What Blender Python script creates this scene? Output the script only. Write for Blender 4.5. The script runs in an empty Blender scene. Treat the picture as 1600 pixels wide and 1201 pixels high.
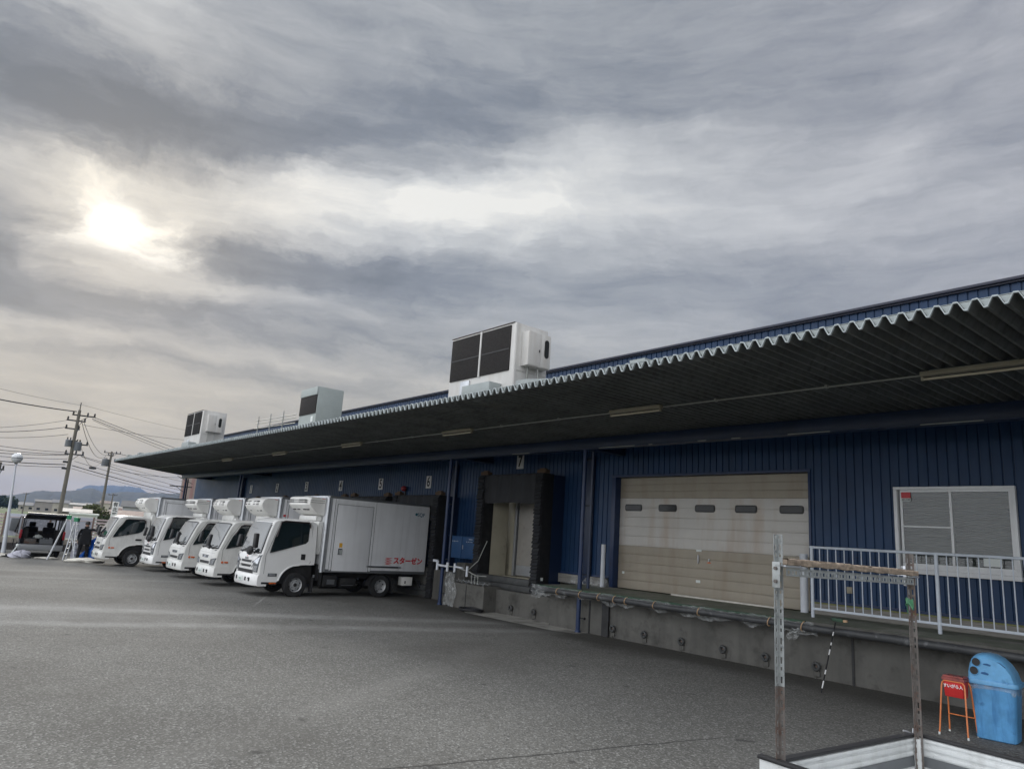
import bpy, bmesh, math, random
from mathutils import Vector, Matrix
from math import radians, sin, cos, pi, sqrt, exp
random.seed(7)
SC = bpy.context.scene
COL = SC.collection

# ------------------------------------------------------------------ camera
H = 2.0
F_PX = 1115.69
yaw, pitch, roll = radians(50.7977), radians(12.1825), radians(3.8799)
fw = Vector((-sin(yaw)*cos(pitch), cos(yaw)*cos(pitch), sin(pitch)))
r0 = Vector((cos(yaw), sin(yaw), 0)); u0 = r0.cross(fw)
rt = cos(roll)*r0 + sin(roll)*u0
up = -sin(roll)*r0 + cos(roll)*u0
camd = bpy.data.cameras.new('camera')
cam = bpy.data.objects.new('camera', camd); COL.objects.link(cam)
m3 = Matrix((rt, up, -fw)).transposed()
cam.matrix_world = Matrix.Translation((0, 0, H)) @ m3.to_4x4()
camd.sensor_fit = 'HORIZONTAL'; camd.sensor_width = 36
camd.lens = 36*F_PX/1600
camd.clip_start = 0.05; camd.clip_end = 30000
SC.camera = cam

# ------------------------------------------------------------------ view
SC.view_settings.view_transform = 'Standard'
SC.view_settings.look = 'None'
SC.view_settings.gamma = 1
SC.view_settings.exposure = 0.0
SC.render.engine = 'CYCLES'

# ------------------------------------------------------------------ world
SUN_AZ, SUN_EL = radians(81.9), radians(19.8)      # azimuth counted from +Y towards -X
W = bpy.data.worlds.new('World'); SC.world = W; W.use_nodes = True
nt = W.node_tree; nt.nodes.clear()
def N(t, **k):
    n = nt.nodes.new(t)
    for a, b in k.items(): setattr(n, a, b)
    return n
def LK(a, b): nt.links.new(a, b)
def MA(op, a, b=None, clamp=False):
    n = N('ShaderNodeMath', operation=op, use_clamp=clamp)
    for i, v in enumerate((a, b)):
        if v is None: continue
        if isinstance(v, (int, float)): n.inputs[i].default_value = v
        else: LK(v, n.inputs[i])
    return n.outputs[0]
tc = N('ShaderNodeTexCoord')
sep = N('ShaderNodeSeparateXYZ'); LK(tc.outputs['Generated'], sep.inputs[0])
el = MA('ARCSINE', sep.outputs[2])
az = MA('ARCTAN2', MA('MULTIPLY', sep.outputs[0], -1.0), sep.outputs[1])
comb = N('ShaderNodeCombineXYZ'); LK(az, comb.inputs[0]); LK(el, comb.inputs[1])
# wispy warp of the cloud coordinates
def noise(vec, scale, detail, rough, dist=0.0, sx=1, sy=1, off=(0, 0, 0)):
    mp = N('ShaderNodeMapping'); mp.inputs['Scale'].default_value = (sx, sy, 1); mp.inputs['Location'].default_value = off
    LK(vec, mp.inputs[0])
    n = N('ShaderNodeTexNoise'); n.inputs['Scale'].default_value = scale
    n.inputs['Detail'].default_value = detail; n.inputs['Roughness'].default_value = rough
    n.inputs['Distortion'].default_value = dist
    LK(mp.outputs[0], n.inputs['Vector'])
    return n
w1 = noise(comb.outputs[0], 3.2, 7, 0.62, 0.3, 1.0, 1.7)
sb = N('ShaderNodeVectorMath', operation='SUBTRACT'); LK(w1.outputs['Color'], sb.inputs[0]); sb.inputs[1].default_value = (.5, .5, .5)
sc_ = N('ShaderNodeVectorMath', operation='MULTIPLY'); LK(sb.outputs[0], sc_.inputs[0]); sc_.inputs[1].default_value = (0.38, 0.125, 0)
wp = N('ShaderNodeVectorMath', operation='ADD'); LK(comb.outputs[0], wp.inputs[0]); LK(sc_.outputs[0], wp.inputs[1])
w2n = noise(wp.outputs[0], 15.0, 6, 0.6, 0.2, 0.8, 2.0, (5.0, 2.0, 0))
sb2 = N('ShaderNodeVectorMath', operation='SUBTRACT'); LK(w2n.outputs['Color'], sb2.inputs[0]); sb2.inputs[1].default_value = (.5, .5, .5)
sc2 = N('ShaderNodeVectorMath', operation='MULTIPLY'); LK(sb2.outputs[0], sc2.inputs[0]); sc2.inputs[1].default_value = (0.11, 0.05, 0)
wp2 = N('ShaderNodeVectorMath', operation='ADD'); LK(wp.outputs[0], wp2.inputs[0]); LK(sc2.outputs[0], wp2.inputs[1])
P = wp2.outputs[0]
def lobe(amp, a, e, ra, re, rot=0.0, p=1.0):
    mp = N('ShaderNodeMapping', vector_type='TEXTURE')
    mp.inputs['Location'].default_value = (radians(a), radians(e), 0)
    mp.inputs['Rotation'].default_value = (0, 0, radians(rot))
    mp.inputs['Scale'].default_value = (radians(ra), radians(re), 1)
    LK(P, mp.inputs[0])
    d = N('ShaderNodeVectorMath', operation='DOT_PRODUCT'); LK(mp.outputs[0], d.inputs[0]); LK(mp.outputs[0], d.inputs[1])
    v = d.outputs['Value']
    if p != 1.0: v = MA('POWER', v, p)
    g = MA('EXPONENT', MA('MULTIPLY', v, -1.0))
    return MA('MULTIPLY', g, amp*1.55)
# (amplitude, azimuth, elevation, half width, half height, tilt)
LOBES = [
 (-0.32, 84, 27.6, 12, 3.0, -4), (-0.25, 68, 28.3, 11, 3.0, -6), (-0.14, 55, 33.0, 11, 3.4, 0), (-0.10, 40, 36.0, 14, 4.0, 4),
 (-0.36, 89.5, 16.8, 5.5, 2.6, 0), (-0.24, 70, 19.2, 9.5, 1.7, 0), (-0.22, 86, 13.6, 8, 1.6, 2), (-0.15, 57, 19.0, 9, 2.4, -4), (-0.10, 42, 22, 10, 3, 0),
 (-0.17, 75, 14.8, 9, .9, 0), (-0.15, 62, 13.6, 9, .9, 0), (-0.08, 80, 10.4, 10, 0.8, 0), (-0.08, 66, 10.6, 9, 0.7, 0),
 (0.27, 68, 24.8, 12, 3.4, -2), (0.24, 55, 25.6, 12, 4.0, 0), (0.15, 42, 26.5, 13, 5.0, 0), (.08, 47, 31, 8, 3, 0), (0.10, 84, 33, 9, 4.0, 0), (0.08, 24, 26, 14, 5, 0),
 (0.12, 74, 17.0, 8, 0.9, -3), (0.09, 84, 11.9, 9, 0.8, 0), (0.05, 56, 11.5, 9, 1.2, 0),
 (0.24, 81.9, 20.2, 4.6, 3.4, 0), (0.12, 84, 23.5, 5, 1.6, 0),
 (-0.12, 80.0, 22.6, 1.6, .6, 0), (-0.07, 30, 20, 12, 2.5, 0),
]
val = None
for L in LOBES:
    o = lobe(*L)
    val = o if val is None else MA('ADD', val, o)
# streaky fine structure: noise on a high flat layer so that streaks crowd towards the horizon
hw_ = N('ShaderNodeVectorMath', operation='SCALE'); LK(sc_.outputs[0], hw_.inputs[0]); hw_.inputs['Scale'].default_value = .35
hw2 = N('ShaderNodeVectorMath', operation='ADD'); LK(comb.outputs[0], hw2.inputs[0]); LK(hw_.outputs[0], hw2.inputs[1])
st = noise(hw2.outputs[0], 7.5, 9, 0.62, 0.35, 0.7, 4.2, (3.1, .7, 0))
st2 = noise(P, 4.2, 7, 0.6, 0.0, 1.0, 2.2, (9.1, 4.7, 0))
fine = MA('MULTIPLY', MA('SUBTRACT', st.outputs[0], 0.5), 0.50)
fine2 = MA('MULTIPLY', MA('SUBTRACT', st2.outputs[0], 0.5), 0.46)
base = MA('ADD', MA('ADD', val, fine), MA('ADD', fine2, 0.455))
ramp = N('ShaderNodeValToRGB'); LK(base, ramp.inputs[0])
cr = ramp.color_ramp
def lin(c): return tuple((x/255/12.92 if x/255 <= .04045 else ((x/255+.055)/1.055)**2.4) for x in c)
stops = [(0.0, (108, 115, 124)), (0.22, (130, 136, 145)), (0.5, (170, 173, 177)), (0.72, (200, 202, 203)), (0.92, (226, 226, 223)), (1.0, (238, 237, 232))]
cr.elements[0].position = 0; cr.elements[0].color = (*lin(stops[0][1]), 1)
cr.elements[1].position = 1; cr.elements[1].color = (*lin(stops[-1][1]), 1)
for p_, c_ in stops[1:-1]:
    e_ = cr.elements.new(p_); e_.color = (*lin(c_), 1)
# warm, dimmer light low over the horizon on the sunward side
def smooth(x, lo, hi):
    n = N('ShaderNodeMapRange', interpolation_type='SMOOTHSTEP')
    n.inputs['From Min'].default_value = lo; n.inputs['From Max'].default_value = hi
    n.inputs['To Min'].default_value = 0; n.inputs['To Max'].default_value = 1
    LK(x, n.inputs['Value']); return n.outputs[0]
def mixc(fac, a, b, mode='MIX'):
    n = N('ShaderNodeMix', data_type='RGBA', blend_type=mode)
    for s_, v in ((0, fac), (6, a), (7, b)):
        if isinstance(v, (int, float)): n.inputs[s_].default_value = v
        elif isinstance(v, tuple): n.inputs[s_].default_value = (*v, 1)
        else: LK(v, n.inputs[s_])
    return n.outputs[2]
low = MA('SUBTRACT', 1.0, smooth(el, radians(3), radians(21)))
sund = N('ShaderNodeVectorMath', operation='DOT_PRODUCT'); LK(tc.outputs['Generated'], sund.inputs[0])
sdir = Vector((-sin(SUN_AZ)*cos(SUN_EL), cos(SUN_AZ)*cos(SUN_EL), sin(SUN_EL)))
sund.inputs[1].default_value = sdir
ang = MA('ARCCOSINE', MA('MINIMUM', sund.outputs['Value'], 1.0))
near = MA('EXPONENT', MA('MULTIPLY', MA('POWER', MA('DIVIDE', ang, radians(11)), 2.0), -1.0))
warmf = MA('MULTIPLY', MA('MAXIMUM', low, MA('MULTIPLY', near, .55)), MA('SUBTRACT', 1.0, smooth(ang, radians(25), radians(75))))
c1 = mixc(warmf, ramp.outputs[0], mixc(1.0, ramp.outputs[0], (1.14, 1.0, 0.78), 'MULTIPLY'))
lav = smooth(MA('MULTIPLY', az, -1.0), radians(-52), radians(-12))
c2 = mixc(MA('MULTIPLY', lav, 0.75), c1, mixc(1.0, c1, (0.93, 0.915, 0.955), 'MULTIPLY'))
# the veiled sun itself and its aureole, dimmed by the cloud in front of it
core = MA('ADD', MA('MULTIPLY', MA('EXPONENT', MA('MULTIPLY', MA('POWER', MA('DIVIDE', ang, radians(1.2)), 2.0), -1.0)), .9), MA('MULTIPLY', lobe(1.0, 82.0, 19.9, 2.3, 1.8), .30))
halo = MA('EXPONENT', MA('MULTIPLY', MA('DIVIDE', ang, radians(4.0)), -1.0))
thin = smooth(base, 0.3, 1.0)
glow = MA('ADD', MA('MULTIPLY', core, 0.8), MA('MULTIPLY', MA('MULTIPLY', halo, 0.22), thin))
gcol = N('ShaderNodeMix', data_type='RGBA', blend_type='MIX'); gcol.inputs[0].default_value = 1
gl = N('ShaderNodeVectorMath', operation='SCALE'); gl.inputs[0].default_value = (1.0, 0.96, 0.86); LK(glow, gl.inputs['Scale'])
ad = N('ShaderNodeVectorMath', operation='ADD'); LK(c2, ad.inputs[0]); LK(gl.outputs[0], ad.inputs[1])
# sky overhead and behind the camera raised out of view, added to light the scene
zen = smooth(el, radians(42), radians(62))
back = smooth(MA('MULTIPLY', sep.outputs[1], -1.0), 0.05, 0.6)
zn = mixc(MA('MAXIMUM', zen, back), ad.outputs[0], (1.75, 1.79, 1.86))
# clear-sky light behind the cloud deck
sky = N('ShaderNodeTexSky', sky_type='NISHITA'); sky.sun_disc = False
sky.sun_elevation = SUN_EL; sky.sun_rotation = -SUN_AZ
cs = N('ShaderNodeVectorMath', operation='SCALE'); LK(zn, cs.inputs[0]); cs.inputs['Scale'].default_value = 10.0   # background strength is 0.1
fin = mixc(0.94, sky.outputs[0], cs.outputs[0])
bg = N('ShaderNodeBackground'); LK(fin, bg.inputs[0]); bg.inputs[1].default_value = 0.105
out = N('ShaderNodeOutputWorld'); LK(bg.outputs[0], out.inputs[0])

# ------------------------------------------------------------------ sun lamp
sl = bpy.data.lights.new('sun', 'SUN'); sl.energy = 1.3; sl.angle = radians(12); sl.color = (1.0, 0.94, 0.84)
so = bpy.data.objects.new('sun', sl); COL.objects.link(so)
so.rotation_euler = (-sdir).to_track_quat('-Z', 'Y').to_euler(); so.location = (0, 0, 60)

# ------------------------------------------------------------------ materials
MATS = {}
def mat(name, col, rough=0.5, metal=0.0, var=0.0, vscale=3.0, bump=0.0, bscale=40.0, spots=None, coat=0.0, streak=None, vsc=(1, 1, 1), spec=None):
    """spots = (colour, scale, threshold, width) worn or dirty patches; streak = (colour, amount, sx, sz) runs"""
    if name in MATS: return MATS[name]
    m = bpy.data.materials.new(name); m.use_nodes = True
    t = m.node_tree; b = t.nodes['Principled BSDF']
    b.inputs['Roughness'].default_value = rough; b.inputs['Metallic'].default_value = metal
    if coat: b.inputs['Coat Weight'].default_value = coat; b.inputs['Coat Roughness'].default_value = 0.08
    if spec is not None: b.inputs['Specular IOR Level'].default_value = spec
    c = tuple(col); cur = None
    tcn = t.nodes.new('ShaderNodeTexCoord')
    def nz(scale, det=5, rg=.6, sc=(1, 1, 1)):
        mp = t.nodes.new('ShaderNodeMapping'); mp.inputs['Scale'].default_value = sc
        t.links.new(tcn.outputs['Object'], mp.inputs[0])
        n = t.nodes.new('ShaderNodeTexNoise'); n.inputs['Scale'].default_value = scale; n.inputs['Detail'].default_value = det; n.inputs['Roughness'].default_value = rg
        t.links.new(mp.outputs[0], n.inputs['Vector']); return n
    def mx(fac, a, bb):
        n = t.nodes.new('ShaderNodeMix'); n.data_type = 'RGBA'
        for i, v in ((0, fac), (6, a), (7, bb)):
            if isinstance(v, (int, float)): n.inputs[i].default_value = v
            elif isinstance(v, tuple): n.inputs[i].default_value = (*v[:3], 1)
            else: t.links.new(v, n.inputs[i])
        return n.outputs[2]
    def rng(v, lo, hi):
        n = t.nodes.new('ShaderNodeMapRange'); n.inputs['From Min'].default_value = lo; n.inputs['From Max'].default_value = hi
        t.links.new(v, n.inputs['Value']); return n.outputs[0]
    if var:
        n = nz(vscale, sc=vsc)
        cur = mx(rng(n.outputs[0], .3, .7), tuple(x*(1-var) for x in c), tuple(min(1, x*(1+var)) for x in c))
    if spots:
        sc_col, ssc, th, wd = spots
        n = nz(ssc, 8, .65)
        cur = mx(rng(n.outputs[0], th, th+wd), cur if cur is not None else c, sc_col)
    if streak:
        s_col, amt, sx, sz = streak
        n = nz(1.0, 6, .6, (sx, sx, sz))
        f = t.nodes.new('ShaderNodeMath'); f.operation = 'MULTIPLY'; f.inputs[1].default_value = amt
        t.links.new(rng(n.outputs[0], .48, .72), f.inputs[0])
        cur = mx(f.outputs[0], cur if cur is not None else c, s_col)
    if cur is None: b.inputs['Base Color'].default_value = (*c, 1)
    else: t.links.new(cur, b.inputs['Base Color'])
    if bump:
        n = nz(bscale, 4)
        bp = t.nodes.new('ShaderNodeBump'); bp.inputs['Strength'].default_value = bump; bp.inputs['Distance'].default_value = 0.01
        t.links.new(n.outputs[0], bp.inputs['Height']); t.links.new(bp.outputs[0], b.inputs['Normal'])
    if var or spots:
        n = nz(vscale*2.1, sc=vsc)
        mr = t.nodes.new('ShaderNodeMapRange'); mr.inputs['To Min'].default_value = max(0.02, rough-.08); mr.inputs['To Max'].default_value = min(1, rough+.1)
        t.links.new(n.outputs[0], mr.inputs['Value']); t.links.new(mr.outputs[0], b.inputs['Roughness'])
    MATS[name] = m
    return m
M_blue = mat('blue_cladding', (0.0095, 0.037, 0.100), .44, 0, .22, .7, streak=((0.022, 0.055, 0.115), .5, 6.0, .22), spots=((.012, .042, .11), 1.6, .55, .3), spec=.35)
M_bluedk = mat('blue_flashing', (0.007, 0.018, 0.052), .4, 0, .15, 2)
M_bluepost = mat('blue_post_paint', (0.010, 0.028, 0.088), .4, 0, .2, 3)
M_cabinet = mat('blue_cabinet_paint', (0.02, 0.075, 0.19), .4, 0, .08, 3)
M_trimdk = mat('dark_ridge_trim', (0.025, 0.028, 0.05), .5)
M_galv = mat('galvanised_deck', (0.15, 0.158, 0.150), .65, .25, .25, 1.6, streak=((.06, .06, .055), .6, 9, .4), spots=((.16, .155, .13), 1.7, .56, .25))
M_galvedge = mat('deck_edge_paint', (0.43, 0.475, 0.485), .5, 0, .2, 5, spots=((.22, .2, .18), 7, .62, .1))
M_teal = mat('pale_teal_steel', (0.34, 0.375, 0.375), .5, 0, .12, 2, spots=((.3, .28, .22), 5, .66, .1))
M_white = mat('white_truck_paint', (0.80, 0.80, 0.79), .22, 0, .03, 2, coat=.5)
M_white2 = mat('white_truck_paint_dusty', (0.72, 0.72, 0.695), .3, 0, .06, 2, coat=.3, streak=((.45, .44, .41), .35, 6, 1.5))
M_box = mat('white_body_panel', (0.76, 0.77, 0.79), .32, 0, .05, 1.3, streak=((.5, .5, .5), .3, 7, .3))
M_boxwhite = mat('moulded_white_plastic', (0.80, 0.79, 0.76), .35, 0, .05, 3)
M_alu = mat('brushed_aluminium', (0.55, 0.57, 0.60), .35, .7, .1, 4)
M_aludk = mat('grey_rail', (0.16, 0.17, 0.18), .45, .4, .1, 4)
M_black = mat('black_plastic', (0.018, 0.018, 0.02), .5, 0, .2, 6)
M_chassis = mat('chassis_black', (0.02, 0.02, 0.021), .6, 0, .4, 5, spots=((.07, .065, .06), 6, .58, .2))
M_rubber = mat('tyre_rubber', (0.022, 0.022, 0.023), .85, 0, .2, 8, bump=.3, bscale=60)
M_rim = mat('painted_steel_rim', (0.42, 0.43, 0.44), .4, .3, .1, 8, spots=((.14, .10, .08), 9, .62, .15))
M_glass = mat('cab_glass', (0.012, 0.02, 0.022), .03, 0, spec=1.0)
M_wglass = mat('windscreen_glass', (0.02, 0.032, 0.038), .03, 0, coat=1.0, spec=1.0)
M_lamp = mat('headlamp_lens', (0.5, 0.52, 0.55), .06, .6, .3, 30, coat=1)
M_lampdk = mat('headlamp_bezel', (0.12, 0.13, 0.14), .25, .3)
M_orange = mat('orange_reflector', (0.65, 0.14, 0.03), .3)
M_red = mat('red_paint', (0.55, 0.03, 0.04), .4)
M_pinkred = mat('faded_red_mark', (0.62, 0.22, 0.22), .4)
M_plate = mat('number_plate_white', (0.72, 0.76, 0.74), .5)
M_green = mat('plate_green', (0.03, 0.16, 0.09), .5)
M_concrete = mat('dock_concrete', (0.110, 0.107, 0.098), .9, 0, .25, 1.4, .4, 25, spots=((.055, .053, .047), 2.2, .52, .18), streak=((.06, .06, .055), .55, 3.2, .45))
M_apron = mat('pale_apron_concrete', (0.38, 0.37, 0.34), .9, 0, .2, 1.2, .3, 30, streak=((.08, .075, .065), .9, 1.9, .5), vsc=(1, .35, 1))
M_dockpad = mat('black_dock_foam', (0.011, 0.011, 0.012), .8, 0, .5, 6, .6, 14)
M_dockcloth = mat('black_dock_curtain', (0.02, 0.021, 0.024), .75, 0, .3, 3, .5, 9)
M_bumpercush = mat('worn_rubber_cushion', (0.05, 0.052, 0.052), .6, 0, .3, 5, .3, 12)
M_wood = mat('weathered_timber', (0.27, 0.215, 0.165), .85, 0, .3, 3, .6, 30, vsc=(1, 14, 14), spots=((.12, .09, .07), 8, .58, .2))
M_woodblk = mat('brown_timber_block', (0.10, 0.065, 0.04), .85, 0, .3, 6, .4, 30)
M_shutter = mat('beige_door_panel', (0.355, 0.315, 0.25), .5, 0, .07, 1.5, streak=((.24, .17, .11), .35, 3.0, .5))
M_shutterw = mat('pale_door_panel', (0.56, 0.54, 0.505), .45, 0, .06, 1.5, streak=((.42, .31, .22), .6, 2.4, .35))
M_gasket = mat('door_gasket', (0.02, 0.02, 0.02), .6)
M_dglass = mat('door_pane', (0.018, 0.02, 0.02), .16, spec=.25)
M_doorrec = mat('cream_cold_store_door', (0.42, 0.39, 0.30), .5, 0, .1, 1.6, spots=((.22, .20, .15), 2.6, .58, .2))
M_doorgrey = mat('grey_sliding_door', (0.40, 0.38, 0.35), .42, .2, .12, 2, spots=((.25, .2, .16), 2.2, .57, .2))
M_railing = mat('pale_railing_paint', (0.58, 0.63, 0.70), .4, 0, .08, 5)
M_frame = mat('white_window_frame', (0.78, 0.79, 0.80), .4, 0, .05, 4)
M_blind = mat('venetian_blind', (0.20, 0.20, 0.195), .5, 0, .06, 3)
M_winglass = None
M_asph = None
M_steelang = mat('galvanised_slotted_angle', (0.36, 0.38, 0.38), .45, .5, .2, 12, spots=((.12, .13, .13), 22, .55, .15))
M_rusty = mat('rusty_slotted_angle', (0.15, 0.135, 0.125), .7, .2, .3, 8, spots=((.125, .06, .038), 7, .5, .15))
M_bed = mat('white_bed_paint', (0.66, 0.68, 0.68), .4, 0, .08, 6, spots=((.06, .06, .06), 22, .68, .03), streak=((.3, .3, .28), .4, 9, 2))
M_bin = mat('blue_bin_plastic', (0.105, 0.33, 0.62), .42, 0, .2, 5, spots=((.02, .10, .27), 4.5, .60, .10), streak=((.04, .17, .40), .75, 16, 1.8))
M_binlid = mat('blue_bin_lid_plastic', (0.15, 0.40, 0.68), .38, 0, .16, 6, spots=((.04, .17, .40), 7, .60, .1))
M_ashred = mat('red_ashtray_box', (0.60, 0.035, 0.035), .42, 0, .12, 8)
M_ashtop = mat('burnt_red_tray', (0.28, 0.07, 0.06), .6, 0, .3, 14, spots=((.03, .02, .02), 18, .55, .1))
M_orangetube = mat('orange_tube', (0.72, 0.22, 0.07), .38, 0, .15, 12)
M_purewhite = mat('white_lettering', (0.8, 0.8, 0.8), .5)
M_pipewhite = mat('white_pvc', (0.62, 0.65, 0.70), .4, 0, .05, 4)
M_tubegreen = mat('green_mat_edge', (0.028, 0.07, 0.04), .6, 0, .25, 6)
M_dockgreen = mat('mossy_green_dock_floor', (0.17, 0.185, 0.14), .85, 0, .25, 1.3, .3, 30, spots=((.27, .26, .23), 1.5, .50, .15))
M_moss = mat('mossy_ledge', (0.20, 0.21, 0.09), .9, 0, .3, 5)
M_timbergrey = mat('grey_plank', (0.24, 0.23, 0.21), .85, 0, .25, 3, .4, 20, vsc=(1, 12, 12))
M_tape = mat('tan_tape', (0.58, 0.38, 0.22), .5)
M_greentape = mat('green_tape', (0.06, 0.20, 0.10), .55, 0, .3, 40)
M_tube = mat('foam_bumper_tube', (0.055, 0.057, 0.06), .5, 0, .3, 4, spots=((.16, .165, .17), 5, .6, .1))
M_lampglass = mat('fluorescent_tube', (0.55, 0.50, 0.38), .3)
M_fixture = mat('aged_light_batten', (0.30, 0.27, 0.20), .5, 0, .1, 5)
M_conduit = mat('grey_conduit', (0.30, 0.31, 0.29), .5)
M_acwhite = mat('air_unit_paint', (0.62, 0.61, 0.59), .45, 0, .05, 2, streak=((.42, .36, .3), .35, 4, .5))
M_acmint = mat('air_unit_mint_paint', (0.37, 0.41, 0.40), .5, 0, .08, 2, streak=((.3, .33, .32), .4, 4, .5))
M_acgrille = mat('air_unit_coil', (0.020, 0.017, 0.016), .85, .0, .5, 22, .8, 90)
M_pole = mat('concrete_pole', (0.16, 0.145, 0.125), .85, 0, .1, 2)
M_poledk = mat('pole_hardware', (0.03, 0.03, 0.035), .6)
M_wire = mat('black_cable', (0.035, 0.037, 0.045), .6)
M_navy = mat('black_clothing', (0.006, 0.0065, 0.009), .95, 0, .3, 6)
M_skin = mat('skin', (0.35, 0.2, 0.14), .6)
M_hair = mat('black_hair', (0.01, 0.009, 0.009), .6)
M_vanpaint = mat('dark_van_paint', (0.016, 0.02, 0.03), .2, .3, coat=1)
M_inside = mat('van_interior', (0.02, 0.02, 0.022), .8, 0, .3, 5)
M_taillamp = mat('tail_lamp_red', (0.25, 0.01, 0.02), .2)
M_silver = mat('silver_bumper', (0.28, 0.29, 0.30), .4, .3)
M_ladder = mat('ladder_aluminium', (0.62, 0.64, 0.66), .4, .3, .1, 9)
M_laddergreen = mat('ladder_top_green', (0.03, 0.25, 0.12), .5)
M_bluesheet = mat('blue_tarpaulin', (0.01, 0.10, 0.45), .5, 0, .2, 3)
M_clothwhite = mat('white_dust_sheet', (0.62, 0.60, 0.54), .9, 0, .2, 4)
M_clothgrey = mat('grey_bundle_cloth', (0.42, 0.42, 0.48), .9, 0, .2, 4)
M_basket = mat('grey_crate_plastic', (0.14, 0.15, 0.16), .6)
M_signface = mat('sign_panel_white', (0.62, 0.62, 0.62), .55, 0, .06, 6)
M_signblack = mat('sign_black', (0.01, 0.01, 0.012), .6)
M_redlamp = mat('red_warning_lamp', (0.35, 0.03, 0.03), .25)
M_globe = mat('globe_lamp_glass', (0.62, 0.64, 0.66), .12, 0, coat=1)
M_yellow = mat('amber_sticker', (0.75, 0.42, 0.05), .5)
M_tealink = mat('teal_ink', (0.02, 0.13, 0.19), .5)

# clear glass and clear film
def clear(name, tint, alpha, rough):
    m = bpy.data.materials.new(name); m.use_nodes = True; t = m.node_tree
    b = t.nodes['Principled BSDF']; o = t.nodes['Material Output']
    b.inputs['Base Color'].default_value = (*tint, 1); b.inputs['Roughness'].default_value = rough
    tr = t.nodes.new('ShaderNodeBsdfTransparent'); mx = t.nodes.new('ShaderNodeMixShader')
    nz = t.nodes.new('ShaderNodeTexNoise'); nz.inputs['Scale'].default_value = 9; nz.inputs['Detail'].default_value = 6
    mr = t.nodes.new('ShaderNodeMapRange'); mr.inputs['From Min'].default_value = .3; mr.inputs['From Max'].default_value = .7
    mr.inputs['To Min'].default_value = max(0, alpha-.2); mr.inputs['To Max'].default_value = min(1, alpha+.22)
    tcn = t.nodes.new('ShaderNodeTexCoord'); t.links.new(tcn.outputs['Object'], nz.inputs['Vector'])
    t.links.new(nz.outputs[0], mr.inputs[0]); t.links.new(mr.outputs[0], mx.inputs[0])
    t.links.new(tr.outputs[0], mx.inputs[1]); t.links.new(b.outputs[0], mx.inputs[2]); t.links.new(mx.outputs[0], o.inputs[0])
    return m
M_film = clear('clear_polythene', (.58, .60, .60), .23, .18)
def pane_glass(name, k, ior):
    m = bpy.data.materials.new(name); m.use_nodes = True; t = m.node_tree; t.nodes.clear()
    o = t.nodes.new('ShaderNodeOutputMaterial'); tr = t.nodes.new('ShaderNodeBsdfTransparent'); tr.inputs[0].default_value = (k, k*1.03, k*1.02, 1)
    gl = t.nodes.new('ShaderNodeBsdfGlossy'); gl.inputs['Roughness'].default_value = .015
    fr = t.nodes.new('ShaderNodeFresnel'); fr.inputs[0].default_value = ior; mx = t.nodes.new('ShaderNodeMixShader')
    bp = t.nodes.new('ShaderNodeBump'); bp.inputs['Strength'].default_value = .05; nz = t.nodes.new('ShaderNodeTexNoise'); nz.inputs['Scale'].default_value = 2.5
    t.links.new(nz.outputs[0], bp.inputs['Height']); t.links.new(bp.outputs[0], gl.inputs['Normal'])
    t.links.new(fr.outputs[0], mx.inputs[0]); t.links.new(tr.outputs[0], mx.inputs[1]); t.links.new(gl.outputs[0], mx.inputs[2]); t.links.new(mx.outputs[0], o.inputs[0]); return m
M_pane = pane_glass('window_glass', .80, 1.5)
M_carglass = clear('van_glass', (.03, .04, .04), .4, .03)

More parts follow.
